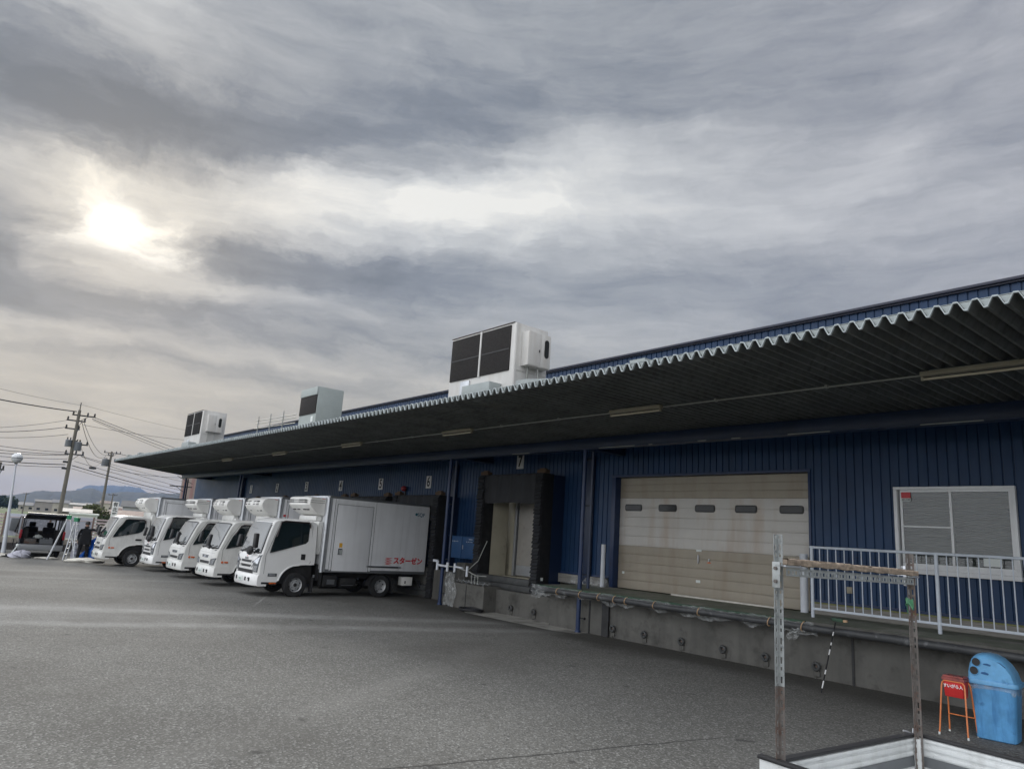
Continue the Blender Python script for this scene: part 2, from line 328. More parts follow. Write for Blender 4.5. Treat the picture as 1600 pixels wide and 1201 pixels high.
# weathered asphalt
def asphalt():
    m = bpy.data.materials.new('asphalt'); m.use_nodes = True; t = m.node_tree; b = t.nodes['Principled BSDF']
    g = t.nodes.new('ShaderNodeNewGeometry')
    def nz(scale, det=6, rg=.6, sc=(1, 1, 1), dist=0.0):
        mp = t.nodes.new('ShaderNodeMapping'); mp.inputs['Scale'].default_value = sc
        t.links.new(g.outputs['Position'], mp.inputs[0])
        n = t.nodes.new('ShaderNodeTexNoise'); n.inputs['Scale'].default_value = scale; n.inputs['Detail'].default_value = det
        n.inputs['Roughness'].default_value = rg; n.inputs['Distortion'].default_value = dist
        t.links.new(mp.outputs[0], n.inputs['Vector']); return n.outputs[0]
    def rng(v, lo, hi, a=0.0, c=1.0):
        n = t.nodes.new('ShaderNodeMapRange'); n.inputs['From Min'].default_value = lo; n.inputs['From Max'].default_value = hi
        n.inputs['To Min'].default_value = a; n.inputs['To Max'].default_value = c
        t.links.new(v, n.inputs['Value']); return n.outputs[0]
    def mx(fac, a, bb, mode='MIX'):
        n = t.nodes.new('ShaderNodeMix'); n.data_type = 'RGBA'; n.blend_type = mode
        for i, v in ((0, fac), (6, a), (7, bb)):
            if isinstance(v, (int, float)): n.inputs[i].default_value = v
            elif isinstance(v, tuple): n.inputs[i].default_value = (*v[:3], 1)
            else: t.links.new(v, n.inputs[i])
        return n.outputs[2]
    vo = t.nodes.new('ShaderNodeTexVoronoi'); vo.inputs['Scale'].default_value = 55
    t.links.new(g.outputs['Position'], vo.inputs['Vector'])
    stone = t.nodes.new('ShaderNodeSeparateColor'); t.links.new(vo.outputs['Color'], stone.inputs[0])
    c = mx(rng(nz(.35, 5), .3, .7), (.104, .102, .094), (.148, .145, .134))
    c = mx(rng(nz(1.6, 7, .7), .45, .75, 0, .5), c, (.098, .096, .09))
    c = mx(rng(stone.outputs[0], .66, 1.0, 0, .62), c, (.36, .36, .345))        # pale chippings
    c = mx(rng(stone.outputs[1], .80, 1.0, 0, .75), c, (.045, .045, .045))      # dark gaps
    sp = t.nodes.new('ShaderNodeSeparateXYZ'); t.links.new(g.outputs['Position'], sp.inputs[0])
    def mt(op, a, bb=None):
        n = t.nodes.new('ShaderNodeMath'); n.operation = op
        for i, v in enumerate((a, bb)):
            if v is None: continue
            if isinstance(v, (int, float)): n.inputs[i].default_value = v
            else: t.links.new(v, n.inputs[i])
        return n.outputs[0]
    wobA = mt('SUBTRACT', nz(.45, 6, .65), .5); wobB = mt('SUBTRACT', nz(3.0, 6, .7), .5)
    def lane(x0, y0, x1, y1, wd, soft, wob, w2=0.0, l0=-99, l1=99):
        L = sqrt((x1-x0)**2+(y1-y0)**2); ux, uy = (x1-x0)/L, (y1-y0)/L
        d = mt('ADD', mt('MULTIPLY', sp.outputs[0], -uy), mt('MULTIPLY', sp.outputs[1], ux))
        d = mt('ADD', d, uy*x0-ux*y0)
        d = mt('ADD', d, mt('ADD', mt('MULTIPLY', wobA, wob), mt('MULTIPLY', wobB, w2)))
        f = mt('SUBTRACT', 1.0, rng(mt('ABSOLUTE', d), wd, wd+soft))
        u = mt('ADD', mt('ADD', mt('MULTIPLY', sp.outputs[0], ux), mt('MULTIPLY', sp.outputs[1], uy)), -(ux*x0+uy*y0))
        if l0 > -99: f = mt('MULTIPLY', f, rng(u, l0-.8, l0+.8))
        if l1 < 99: f = mt('MULTIPLY', f, mt('SUBTRACT', 1.0, rng(u, l1-.8, l1+.8)))
        return f
    brk = rng(nz(1.3, 7, .7), .35, .65, .35, 1.0)
    # pale tyre-worn lanes in front of the trucks, darker damp strip beyond them
    LK_ = .78
    for args, colr, k in (((-20.6, 2, -17.6, 9, .55, 1.1, 1.2), (.075, .073, .068), .55), ((-17.6, 1.8, -15.9, 5.2, .9, 1.3, .8, .3, -20, 3.2), (.27, .27, .265), .45), ((-18.0, 1.8, -15.6, 7.7, .13, .40, .5, .25), (.34, .34, .33), .62), ((-15.6, 1.6, -13.3, 9.2, .12, .38, .5, .25), (.34, .34, .33), .62),
                          ((-27, 0, -25.5, 6, .15, .5, .9, .3), (.26, .26, .25), .4), ((-30, 0, -28.8, 6, .15, .5, .9, .3), (.26, .26, .25), .4), ((-23.5, 2, -21.5, 7, .2, .5, .9, .3), (.24, .24, .23), .35), ((-8.5, 5, -12.5, 11.5, .1, .35, .6, .3), (.26, .255, .24), .3), ((-12.5, 5, -9.8, 11.6, .4, .6, .8, .3), (.095, .09, .083), .35)):
        c = mx(mt('MULTIPLY', mt('MULTIPLY', lane(*args), brk), k*LK_), c, colr)
    # long crack
    c = mx(mt('MULTIPLY', lane(-5.7, 3.9, -5.2, 6.4, .006, .02, .12, .10, -2.5, 3.6), .8), c, (.02, .02, .02))
    c = mx(mt('MULTIPLY', lane(-19.5, 7.8, -17.8, 6.9, .012, .03, .12, .10, -.4, 1.4), .5), c, (.32, .32, .31))
    # darker, browner ground along the dock, then dark stain blotches
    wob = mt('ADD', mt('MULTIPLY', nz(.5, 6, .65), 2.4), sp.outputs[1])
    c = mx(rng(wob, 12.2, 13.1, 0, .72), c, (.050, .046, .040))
    c = mx(mt('MULTIPLY', rng(nz(.22, 6, .6), .53, .68), .5), c, (.085, .08, .072))
    # small oil drips
    c = mx(mt('MULTIPLY', rng(nz(2.6, 3, .5), .68, .74), .6), c, (.03, .03, .03))
    t.links.new(c, b.inputs['Base Color'])
    b.inputs['Roughness'].default_value = .88
    b.inputs['Specular IOR Level'].default_value = .3
    bp = t.nodes.new('ShaderNodeBump'); bp.inputs['Strength'].default_value = .6; bp.inputs['Distance'].default_value = .006
    t.links.new(vo.outputs['Distance'], bp.inputs['Height']); t.links.new(bp.outputs[0], b.inputs['Normal'])
    return m
M_asph = asphalt()

# ------------------------------------------------------------------ mesh helpers
class MB:
    """collects shapes and links them as one mesh object"""
    def __init__(s): s.v = []; s.f = []; s.mi = []; s.m = 0; s.T = None
    def add(s, vs, fs):
        o = len(s.v)
        for p in vs:
            p = Vector(p)
            if s.T is not None: p = s.T @ p
            s.v.append(p)
        for f in fs: s.f.append([i+o for i in f]); s.mi.append(s.m)
    def box(s, x0, x1, y0, y1, z0, z1, b=0.0, R=None):
        c = Vector(((x0+x1)/2, (y0+y1)/2, (z0+z1)/2)); d = Vector((abs(x1-x0), abs(y1-y0), abs(z1-z0)))
        if b <= 0:
            vs = [Vector((sx*d.x/2, sy*d.y/2, sz*d.z/2)) for sx in (-1, 1) for sy in (-1, 1) for sz in (-1, 1)]
            fs = [(0, 1, 3, 2), (4, 6, 7, 5), (0, 4, 5, 1), (2, 3, 7, 6), (0, 2, 6, 4), (1, 5, 7, 3)]
        else:
            b = min(b, min(d)*.49)
            bm = bmesh.new(); bmesh.ops.create_cube(bm, size=1)
            for v in bm.verts: v.co = Vector((v.co.x*d.x, v.co.y*d.y, v.co.z*d.z))
            bmesh.ops.bevel(bm, geom=bm.edges[:], offset=b, segments=2, affect='EDGES', profile=.6)
            bm.verts.index_update(); vs = [v.co.copy() for v in bm.verts]; fs = [[v.index for v in f.verts] for f in bm.faces]; bm.free()
        if R is not None: vs = [R @ v for v in vs]
        s.add([v+c for v in vs], fs)
    def obox(s, c, d, R, b=0.0):
        c = Vector(c); s.box(c.x-d[0]/2, c.x+d[0]/2, c.y-d[1]/2, c.y+d[1]/2, c.z-d[2]/2, c.z+d[2]/2, b, R)
    def tube(s, pts, r, n=8, caps=True):
        pts = [Vector(p) for p in pts]; rs = r if isinstance(r, (list, tuple)) else [r]*len(pts)
        vs = []; fs = []; u = None
        for i, p in enumerate(pts):
            a = pts[max(i-1, 0)]; b_ = pts[min(i+1, len(pts)-1)]
            d = (b_-a).normalized()
            if u is None: u = d.orthogonal().normalized()
            u = (u - d*u.dot(d))
            if u.length < 1e-6: u = d.orthogonal()
            u.normalize(); w = d.cross(u)
            for k in range(n): vs.append(p + (u*cos(2*pi*k/n)+w*sin(2*pi*k/n))*rs[i])
        for i in range(len(pts)-1):
            for k in range(n): fs.append((i*n+k, i*n+(k+1) % n, (i+1)*n+(k+1) % n, (i+1)*n+k))
        if caps: fs.append(list(range(n))[::-1]); fs.append([(len(pts)-1)*n+k for k in range(n)])
        s.add(vs, fs)
    def lathe(s, prof, c=(0, 0, 0), axis='Z', n=24, caps=True):
        """prof = [(radius, height)...]"""
        vs = []; fs = []; c = Vector(c)
        for r, h in prof:
            for k in range(n):
                a = 2*pi*k/n
                if axis == 'Z': p = Vector((r*cos(a), r*sin(a), h))
                elif axis == 'X': p = Vector((h, r*cos(a), r*sin(a)))
                else: p = Vector((r*cos(a), h, r*sin(a)))
                vs.append(c+p)
        for i in range(len(prof)-1):
            for k in range(n): fs.append((i*n+k, i*n+(k+1) % n, (i+1)*n+(k+1) % n, (i+1)*n+k))
        if caps and prof[0][0] > 1e-4: fs.append(list(range(n))[::-1])
        if caps and prof[-1][0] > 1e-4: fs.append([(len(prof)-1)*n+k for k in range(n)])
        s.add(vs, fs)
    def prism(s, poly, a, b, axis='X', sa=1.0, sb=1.0):
        """poly of 2-D points swept from a to b along the axis (X: points are y,z; Y: x,z; Z: x,y)"""
        def P3(p, t):
            if axis == 'X': return (t, p[0], p[1])
            if axis == 'Y': return (p[0], t, p[1])
            return (p[0], p[1], t)
        n = len(poly)
        cx = sum(p[0] for p in poly)/n; cy = sum(p[1] for p in poly)/n
        A = [P3((cx+(p[0]-cx)*sa, cy+(p[1]-cy)*sa), a) for p in poly]; B = [P3((cx+(p[0]-cx)*sb, cy+(p[1]-cy)*sb), b) for p in poly]
        fs = [list(range(n)), [2*n-1-i for i in range(n)]]
        for i in range(n): j = (i+1) % n; fs.append((i, n+i, n+j, j))
        s.add(A+B, fs)
    def sheet(s, f, nu, nv, th=0.0):
        """grid surface f(u,v) with thickness along its normal"""
        g = [[Vector(f(i/nu, j/nv)) for j in range(nv+1)] for i in range(nu+1)]
        vs = [g[i][j] for i in range(nu+1) for j in range(nv+1)]
        idx = lambda i, j: i*(nv+1)+j
        fs = [(idx(i, j), idx(i+1, j), idx(i+1, j+1), idx(i, j+1)) for i in range(nu) for j in range(nv)]
        if th:
            nr = []
            for i in range(nu+1):
                for j in range(nv+1):
                    a = g[min(i+1, nu)][j]-g[max(i-1, 0)][j]; b_ = g[i][min(j+1, nv)]-g[i][max(j-1, 0)]
                    nr.append(a.cross(b_).normalized())
            o = len(vs); vs += [vs[k]+nr[k]*th for k in range(o)]
            fs2 = [tuple(o+k for k in f_[::-1]) for f_ in fs]
            bd = [idx(i, 0) for i in range(nu+1)]+[idx(nu, j) for j in range(1, nv+1)]+[idx(i, nv) for i in range(nu-1, -1, -1)]+[idx(0, j) for j in range(nv-1, 0, -1)]
            side = [(bd[k], o+bd[k], o+bd[(k+1) % len(bd)], bd[(k+1) % len(bd)]) for k in range(len(bd))]
            fs = fs+fs2+side
        s.add(vs, fs)
    def build(s, name, mats, parent=None, smooth=35, fix=True, loc=None):
        me = bpy.data.meshes.new(name)
        me.from_pydata([tuple(v) for v in s.v], [], s.f)
        if not isinstance(mats, (list, tuple)): mats = [mats]
        for m_ in mats: me.materials.append(m_)
        me.polygons.foreach_set('material_index', s.mi)
        if fix:
            bm = bmesh.new(); bm.from_mesh(me)
            bmesh.ops.recalc_face_normals(bm, faces=bm.faces[:]); bm.to_mesh(me); bm.free()
        if smooth:
            me.polygons.foreach_set('use_smooth', [True]*len(me.polygons))
            me.set_sharp_from_angle(angle=radians(smooth))
        me.update()
        o = bpy.data.objects.new(name, me); COL.objects.link(o)
        if parent is not None: o.parent = parent
        if loc is not None: o.location = loc
        return o
    def build_split(s, name, mats, parent=None, gap=.03, **k):
        '''one object per separate piece (pieces closer than gap stay together)'''
        par = list(range(len(s.v)))
        def fd(i):
            while par[i] != i: par[i] = par[par[i]]; i = par[i]
            return i
        for f in s.f:
            for j in f[1:]: par[fd(j)] = fd(f[0])
        isl = {}
        for i in range(len(s.v)): isl.setdefault(fd(i), []).append(i)
        ks = list(isl); bx = []
        for q in ks:
            P_ = [s.v[i] for i in isl[q]]; bx.append([[min(p[a] for p in P_) for a in range(3)], [max(p[a] for p in P_) for a in range(3)]])
        g = list(range(len(ks)))
        def fg(i):
            while g[i] != i: i = g[i]
            return i
        for i in range(len(ks)):
            for j in range(i):
                if all(bx[i][0][a]-gap < bx[j][1][a] and bx[j][0][a]-gap < bx[i][1][a] for a in range(3)): g[fg(i)] = fg(j)
        grp = {}
        for i, q in enumerate(ks): grp.setdefault(fg(i), set()).update([q])
        outs = []
        for st in grp.values():
            m = MB(); mp = {}
            for i, p in enumerate(s.v):
                if fd(i) in st: mp[i] = len(m.v); m.v.append(p)
            for f, mi in zip(s.f, s.mi):
                if f[0] in mp: m.f.append([mp[i] for i in f]); m.mi.append(mi)
            outs.append(m.build(name, mats, parent, **k))
        return outs
def tag(o, label=None, cat=None, group=None, kind=None):
    if label: o['label'] = label
    if cat: o['category'] = cat
    if group: o['group'] = group
    if kind: o['kind'] = kind
    return o
def thing(name, loc, label, cat, group=None, rz=0.0):
    o = bpy.data.objects.new(name, None); COL.objects.link(o); o.location = loc; o.rotation_euler = (0, 0, rz)
    o.empty_display_size = .2
    return tag(o, label, cat, group)
def copy_tree(o, parent=None):
    c = o.copy(); COL.objects.link(c); c.parent = parent
    for ch in [x for x in bpy.data.objects if x.parent == o]: copy_tree(ch, c)
    return c
def text(body, size, M, m_, name='lettering', parent=None, depth=.002, bold=0.0, align='CENTER', sx=1.0):
    cu = bpy.data.curves.new(name, 'FONT'); cu.body = body; cu.size = size; cu.extrude = depth; cu.offset = bold
    cu.align_x = align; cu.align_y = 'CENTER'
    to = bpy.data.objects.new('tmp_text', cu); COL.objects.link(to)
    dg = bpy.context.evaluated_depsgraph_get(); me = bpy.data.meshes.new_from_object(to.evaluated_get(dg))
    bpy.data.objects.remove(to)
    me.transform(M @ Matrix.Diagonal((sx, 1, 1, 1)))
    me.materials.clear(); me.materials.append(m_)
    o = bpy.data.objects.new(name, me); COL.objects.link(o)
    if parent is not None: o.parent = parent
    return o
def facing(loc, nrm, xdir):
    """matrix whose local z is nrm and local x is xdir"""
    z = Vector(nrm).normalized(); x = Vector(xdir).normalized(); y = z.cross(x)
    return Matrix.Translation(loc) @ Matrix((x, y, z)).transposed().to_4x4()
def gz(x): return 0.0 if x > -20 else max(-.2, .011*(x+20))

def pol(a, d, z=0.0):
    a = radians(a); return Vector((-sin(a)*d, cos(a)*d, z))

# ================================================================== SETTING
def grid_sheet(name, xs, ys, zf, m):
    b = MB(); n = len(ys)
    vs = [(x, y, zf(x, y)) for x in xs for y in ys]
    fs = [(i*n+j, (i+1)*n+j, (i+1)*n+j+1, i*n+j+1) for i in range(len(xs)-1) for j in range(n-1)]
    b.add(vs, fs); o = b.build(name, m, smooth=0, fix=False); tag(o, kind='structure'); return o
M_field = mat('field_grass', (0.075, 0.11, 0.035), .95, 0, .35, .02, spots=((.16, .15, .09), .012, .52, .1))
XS = [-9000, -3000, -800, -200, -80, -45.5, -38, -32, -26, -20, 0, 30, 600, 6000]
YS = [-6000, -800, -60, 0, 40, 120, 800, 3000, 9000]
grid_sheet('ground', XS, YS, lambda x, y: gz(x)-.30 if x < -60 else gz(x)-.03, M_field)
grid_sheet('asphalt_yard', [-45.2, -38, -32, -26, -20, 0, 30], [-40, 0, 13, 20], lambda x, y: gz(x), M_asph)

def hills(name, prof, dist, m, seed, depth, rough):
    rnd = random.Random(seed)
    a0, a1 = prof[0][0], prof[-1][0]
    nu = 220; nv = 14; b = MB()
    ph = [(rnd.uniform(.3, 9), rnd.uniform(0, 6.28), rnd.uniform(.3, 1)) for _ in range(26)]
    def crest(a):
        for (x0, e0), (x1, e1) in zip(prof, prof[1:]):
            if (x0-a)*(x1-a) <= 0 and x0 != x1: t = (a-x0)/(x1-x0); return e0+(e1-e0)*(t*t*(3-2*t))
        return prof[-1][1]
    vs = []
    for i in range(nu+1):
        a = a0+(a1-a0)*i/nu
        h = dist*math.tan(radians(crest(a)))+2
        for j in range(nv+1):
            t = j/nv
            r = dist-depth+depth*2*t
            s = sin(pi*t)**1.15
            fold = sum(w*sin(a*f*4+t*9*f+p) for f, p, w in ph)/len(ph)
            hh = h*s*(1+rough*fold*(1-s)*2.2)+h*.010*sum(sin(a*f*37+t*19*f+p*7) for f, p, w in ph[:14])/3.0*s
            q = pol(a, r, hh-4); vs.append(tuple(q))
    n = nv+1
    fs = [(i*n+j, (i+1)*n+j, (i+1)*n+j+1, i*n+j+1) for i in range(nu) for j in range(nv)]
    b.add(vs, fs); o = b.build(name, m, smooth=0, fix=False)
    o.data.polygons.foreach_set('use_smooth', [True]*len(o.data.polygons))
    tag(o, kind='structure'); return o
M_hill = mat('wooded_hill', (0.010, 0.018, 0.020), .95, 0, .6, .03, spots=((.035, .045, .04), .045, .5, .2))
M_hillfar = mat('distant_hill', (0.015, 0.025, 0.028), .95, 0, .4, .01)
NEAR = [(100, .5), (96, .35), (92, .55), (89, .4), (87.42, 0.496), (86.11, 0.533), (85.45, 0.633), (84.78, 0.734), (84.11, 0.919), (83.43, 1.107), (83.11, 1.158), (82.82, 1.142), (82.05, 1.191), (81.66, 1.291), (81.08, 1.388), (80.38, 1.561), (79.97, 1.423), (79.45, 1.295), (78.95, 1.383), (78.53, 1.487), (77.98, 1.515), (76.97, 1.537), (75.96, 1.6), (74.52, 1.7), (72.8, 1.8), (70, 1.5), (66, 1.2)]
FAR = [(84, .5), (82.5, .9), (81.6, 1.146), (81.05, 1.455), (80.74, 1.658), (80.41, 1.733), (80.1, 1.706), (79.79, 1.747), (79.49, 1.806), (79.22, 1.845), (78.75, 1.823), (78.23, 1.862), (77.55, 1.82), (76.88, 1.522), (76.3, 1.2), (74, .9), (70, .5)]
hills('hills', NEAR, 2600, M_hill, 3, 900, .5)
hills('far_hills', FAR, 6200, M_hillfar, 5, 1500, .4)

# ================================================================== WAREHOUSE
YW = 14.0         # face of the cladding
YD = 12.3         # front edge of the raised dock
ZC = 4.520        # canopy underside
XL, XR = -48.5, 8.0
wh = thing('warehouse', (-18, YW, 0), 'long blue ribbed metal warehouse with loading bays and a deep corrugated canopy', 'warehouse')
WO = Vector((-18, YW, 0))
def WB():
    b = MB(); b.T = Matrix.Translation(-WO); return b
PITCH = .165
def ribbed(b, x0, x1, z0, z1, y, dep=.022, flip=1):
    """vertical trough-and-pan cladding facing -Y"""
    k0 = math.floor(x0/PITCH); pts = []
    x = k0*PITCH
    while x < x1+PITCH:
        for dx, dy in ((0, 0), (.132, 0), (.140, dep), (.157, dep)):
            pts.append((x+dx, y+dy*flip))
        x += PITCH
    cl = [p for p in pts if x0 < p[0] < x1]
    def yat(xx):
        for p, q in zip(pts, pts[1:]):
            if p[0] <= xx <= q[0]: return p[1]+(q[1]-p[1])*(xx-p[0])/max(1e-9, q[0]-p[0])
        return y
    cl = [(x0, yat(x0))]+cl+[(x1, yat(x1))]
    n = len(cl); vs = [(p[0], p[1], z0) for p in cl]+[(p[0], p[1], z1) for p in cl]
    b.add(vs, [(i, i+1, n+i+1, n+i) for i in range(n-1)])
GX0, GX1, GZ1 = -12.60, -7.40, 3.74       # garage door opening
WX0, WX1, WZ0, WZ1 = -5.72, -3.82, 1.95, 3.41
BX0, BX1 = -17.9, -15.6                   # doorway behind shelter 7
zb = 1.245                                 # foot of the cladding over the dock
b = WB()
ribbed(b, XL, BX0, .9, ZC+.1, YW)
ribbed(b, BX0, BX1, 3.35, ZC+.1, YW)
ribbed(b, BX1, GX0-.06, zb, ZC+.1, YW)
ribbed(b, GX0-.06, GX1+.03, GZ1+.03, ZC+.1, YW)
ribbed(b, GX1+.03, WX0, zb, ZC+.1, YW)
ribbed(b, WX0, WX1, zb, WZ0, YW)
ribbed(b, WX0, WX1, WZ1, ZC+.1, YW)
ribbed(b, WX1, XR, zb, ZC+.1, YW)
clad_b = b
b = WB(); ribbed(b, XL, XR, ZC+.1, 6.914, YW+.01)
b.build('upper_cladding', M_blue, wh, smooth=0, fix=False)
# screw heads along the fixing lines, part of the cladding
b = clad_b; b.m = 1
for z in (4.05, 3.0, 2.1, 1.35):
    x = math.ceil((GX1+.1)/PITCH)*PITCH+.148
    while x < 1.5:
        if not (WX0-.05 < x < WX1+.05 and WZ0-.1 < z < WZ1+.1): b.lathe([(.0001, -.008), (.008, -.006), (.011, .012)], (x-.02, YW, z), 'Y', 6)
        x += PITCH*2
clad = b.build('cladding', [M_blue, M_black], wh, smooth=0, fix=False)
b = WB(); b.box(XL-.05, XR+.05, YW-.10, YW+.3, 6.945, 7.0, .01); b.box(XL-.05, XR+.05, YW-.05, YW+.2, 6.915, 6.944)
b.build('ridge_capping', M_trimdk, wh)
# shell behind: roof, ends, back
b = WB(); b.box(XL+.02, XR, YW+.31, YW+34, 6.55, 6.78); b.box(XL, XL+.12, YW+.06, YW+34, 0, 6.549); b.box(XR-.12, XR, YW+.06, YW+34, 0, 6.549); b.box(XL+.13, XR-.13, YW+33.8, YW+34, 0, 6.549)
b.build('roof_shell', M_bluedk, wh, smooth=0)
# flashings: jambs, head, foot drip, beam under the canopy
b = WB()
b.box(GX0-.13, GX0-.002, YW-.035, YW+.20, .98, GZ1+.002, .004); b.box(GX1+.002, GX1+.05, YW-.03, YW+.20, .98, GZ1+.002, .004)
b.box(GX0-.14, GX1+.06, YW-.04, YW+.20, GZ1+.004, GZ1+.06, .004)
b.build_split('door_flashing', M_bluepost, wh)
b = WB(); b.box(BX1+.6, GX0-.14, YW-.03, YW+.02, zb-.05, zb-.002); b.box(GX1+.06, XR, YW-.03, YW+.02, zb-.05, zb-.002)
b.build_split('drip_flashing', M_bluepost, wh)
b = WB(); b.box(-46.0, XR, 12.40, 12.50, 4.27, ZC-.005, .004); b.box(-46.0, XR, 12.34, 12.56, 4.24, 4.266, .003)
b.build('canopy_beam', M_bluedk, wh)
b = WB()
for x in (-12.45, -17.95, -36.1, -45.5):
    b.box(x-.12, x+.12, 12.5, YW, 4.30, 4.5)
b.build_split('bracket_arm', M_bluedk, wh)
b = WB()
for x0, x1 in ((-11.7, -10.6), (-10.2, -10.1), (-8.9, -8.7), (-8.1, -7.9), (-6.9, -6.1), (-4.6, -3.7), (-14.9, -14.2)):
    b.box(x0, x1, 12.325, 12.338, 4.235, 4.250)
b.build_split('bare_conduit', M_conduit, wh)
# canopy deck: folded plates running out from the wall, end cut on the skew
CP, CDEP = .173, .095
def skewx(y): return -40.8 + (y-7.7)*(-48.4+40.8)/(YW-7.7)
def deck():
    b = WB(); Y0, Y1 = 7.70, YW-.01
    prof = [(0, 0), (.030, 0), (.080, 1), (.123, 1)]      # narrow crest below, valley
    xs = []; x = -48.6
    while x < XR:
        for dx, h in prof: xs.append((x+dx, h))
        x += CP
    ny = 10
    cols = []
    for x, h in xs:
        # front trimmed to the skew line
        if x < -40.8:
            ys = 7.7+(x+40.8)/(-48.4+40.8)*(YW-7.7)
            if ys > Y1-.05: ys = Y1-.05
        else: ys = Y0
        cols.append([(x, ys+(Y1-ys)*j/ny, ZC+CDEP*h) for j in range(ny+1)])
    n = ny+1
    vs = [p for c in cols for p in c]
    fs = [(i*n+j, (i+1)*n+j, (i+1)*n+j+1, i*n+j+1) for i in range(len(cols)-1) for j in range(ny)]
    b.add(vs, fs)
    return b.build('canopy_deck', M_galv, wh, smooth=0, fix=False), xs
dk, xs = deck()
# painted front lip following the folds, and closure plates filling the troughs
b = WB()
fx = [(x, h) for x, h in xs if -40.8 <= x < XR]
rl_ = random.Random(8); lip = [(x+rl_.uniform(-.004, .004), ZC+CDEP*h+rl_.uniform(-.004, .003)) for x, h in fx]
n = len(lip); t_ = .011
vs = []
for yy in (7.685, 7.715):
    for dz in (-t_, 0.004):
        vs += [(x, yy, z+dz) for x, z in lip]
fs = []
for i in range(n-1):
    A, B_, C_, D_ = i, n+i, 2*n+i, 3*n+i
    fs += [(A, A+1, B_+1, B_), (C_, D_, D_+1, C_+1), (A, C_, C_+1, A+1), (B_, B_+1, D_+1, D_)]
b.add(vs, fs)
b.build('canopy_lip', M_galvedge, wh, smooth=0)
b = WB()
x = -48.6+math.ceil((48.6-40.8)/CP)*CP
while x < XR-CP:
    # closure plate spans the trough (the low fold) up to the top line
    b.prism([(x-.048, ZC+CDEP-.004), (x+.003, ZC+.008), (x+.027, ZC+.008), (x+.078, ZC+CDEP-.004)], 7.735, 7.741, 'Y')
    x += CP
b.box(-40.8, XR, 7.74, 7.95, ZC+CDEP+.004, ZC+CDEP+.010)
b.build('canopy_closure', M_teal, wh, smooth=0)
# skewed end fascia
p0, p1 = Vector((-40.8, 7.69, ZC)), Vector((-48.4, YW-.02, ZC)); d_ = (p1-p0).normalized(); nn = Vector((d_.y, -d_.x, 0))
b = WB(); b.add([p0+Vector((0, 0, -.05)), p1+Vector((0, 0, -.05)), p1+Vector((0, 0, .12)), p0+Vector((0, 0, .12)), p0+nn*-.03+Vector((0, 0, -.05)), p1+nn*-.03+Vector((0, 0, -.05)), p1+nn*-.03+Vector((0, 0, .12)), p0+nn*-.03+Vector((0, 0, .12))],
      [(0, 1, 2, 3), (4, 7, 6, 5), (0, 4, 5, 1), (3, 2, 6, 7), (1, 5, 6, 2), (0, 3, 7, 4)])
b.build('end_fascia', M_trimdk, wh, smooth=0)
# steel pieces lying on top of the canopy edge
b = WB()
for x0, x1, y0, y1, h, hl in ((-10.2, -8.2, 8.4, 8.6, .30, .10), (-14.6, -13.4, 8.6, 8.9, .28, .26), (-7.2, -6.9, 8.2, 8.4, .2, .2), (-31.5, -29.5, 8.5, 8.8, .28, .26)):
    b.prism([(x0, ZC+.11), (x1, ZC+.11), (x1, ZC+.11+hl), (x0+.25, ZC+.11+h), (x0, ZC+.11+h)], y0, y1, 'Y')
for x in (-37.3, -39.6):
    b.box(x-.9, x+.9, 8.2, 8.5, ZC+.11, ZC+.30); b.box(x-1.1, x-.7, 8.15, 8.55, ZC+.301, ZC+.36)
b.build_split('canopy_flashing', M_teal, wh, smooth=0)
# line of conduit along the soffit
b = WB(); b.tube([(-44, 10.05, ZC-.03), (XR, 10.05, ZC-.03)], .014, 6)
k = -43.0
while k < XR: b.box(k-.02, k+.02, 10.02, 10.08, ZC-.05, ZC-.001); k += 1.9
b.build('soffit_conduit', M_conduit, wh)

# ---- strip lights
def strip_light():
    t = thing('strip_light', (0, 0, 0), '', 'light')
    b = MB(); b.box(-.60, .60, -.055, .055, -.075, -.02, .006); b.build('batten', M_fixture, t)
    b = MB(); b.tube([(-.57, .0, -.115), (.57, .0, -.115)], .017, 10); b.build('fluorescent_tube', M_lampglass, t)
    b = MB()
    for s in (-1, 1): b.box(s*.585-.016, s*.585+.016, -.022, .022, -.135, -.0745, .004)
    b.build_split('lamp_holder', M_fixture, t); b = MB(); b.box(-.5, .5, -.012, .012, -.02, -.001); b.build('hanger', M_conduit, t)
    return t
SL = strip_light(); lx = [-3.06, -8.55, -14.15, -19.6, -25.1, -30.6]
nm = ['over the white-framed window', 'in front of the beige roller door', 'between dock shelter 7 and the roller door', 'above the nearest truck', 'above the second nearest truck', 'farthest toward the tip of the canopy']
for i, x in enumerate(lx):
    o = SL if i == 0 else copy_tree(SL)
    o.location = (x, 9.93, ZC); o['label'] = 'fluorescent strip light under the canopy, the one '+nm[i]; o['group'] = 'strip lights under the canopy'

# ---- dock
b = WB()
b.box(-13.42, XR, 12.62, YW-.04, -.3, .955)                           # raised dock body
b.box(BX1+.6, -13.43, 13.245, YW-.04, -.3, .66)
b.box(-20.2, BX1+.6, 13.25, YW-.04, -.3, .90)                          # wall under bay 7
b.box(-48.4, -20.21, 13.28, YW-.04, -.3, .90)
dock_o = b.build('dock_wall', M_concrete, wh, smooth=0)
b = WB(); b.box(-13.52, XR, YD, 12.619, .80, .955, .01); b.build('dock_nosing', M_concrete, wh)
b = WB()
b.prism([(YD-.005, .957), (YW-.04, .985), (YW-.04, .9555), (YD-.005, .9555)], -13.50, XR, 'X')
b.build('dock_floor', M_dockgreen, wh, smooth=0)
b = WB(); b.box(GX1+.07, XR, YW-.14, YW-.035, .96, 1.175, .01); b.box(BX1+.62, GX0-.2, YW-.10, YW-.035, .96, 1.19, .01)
b.build('dock_upstand', M_timbergrey, wh)
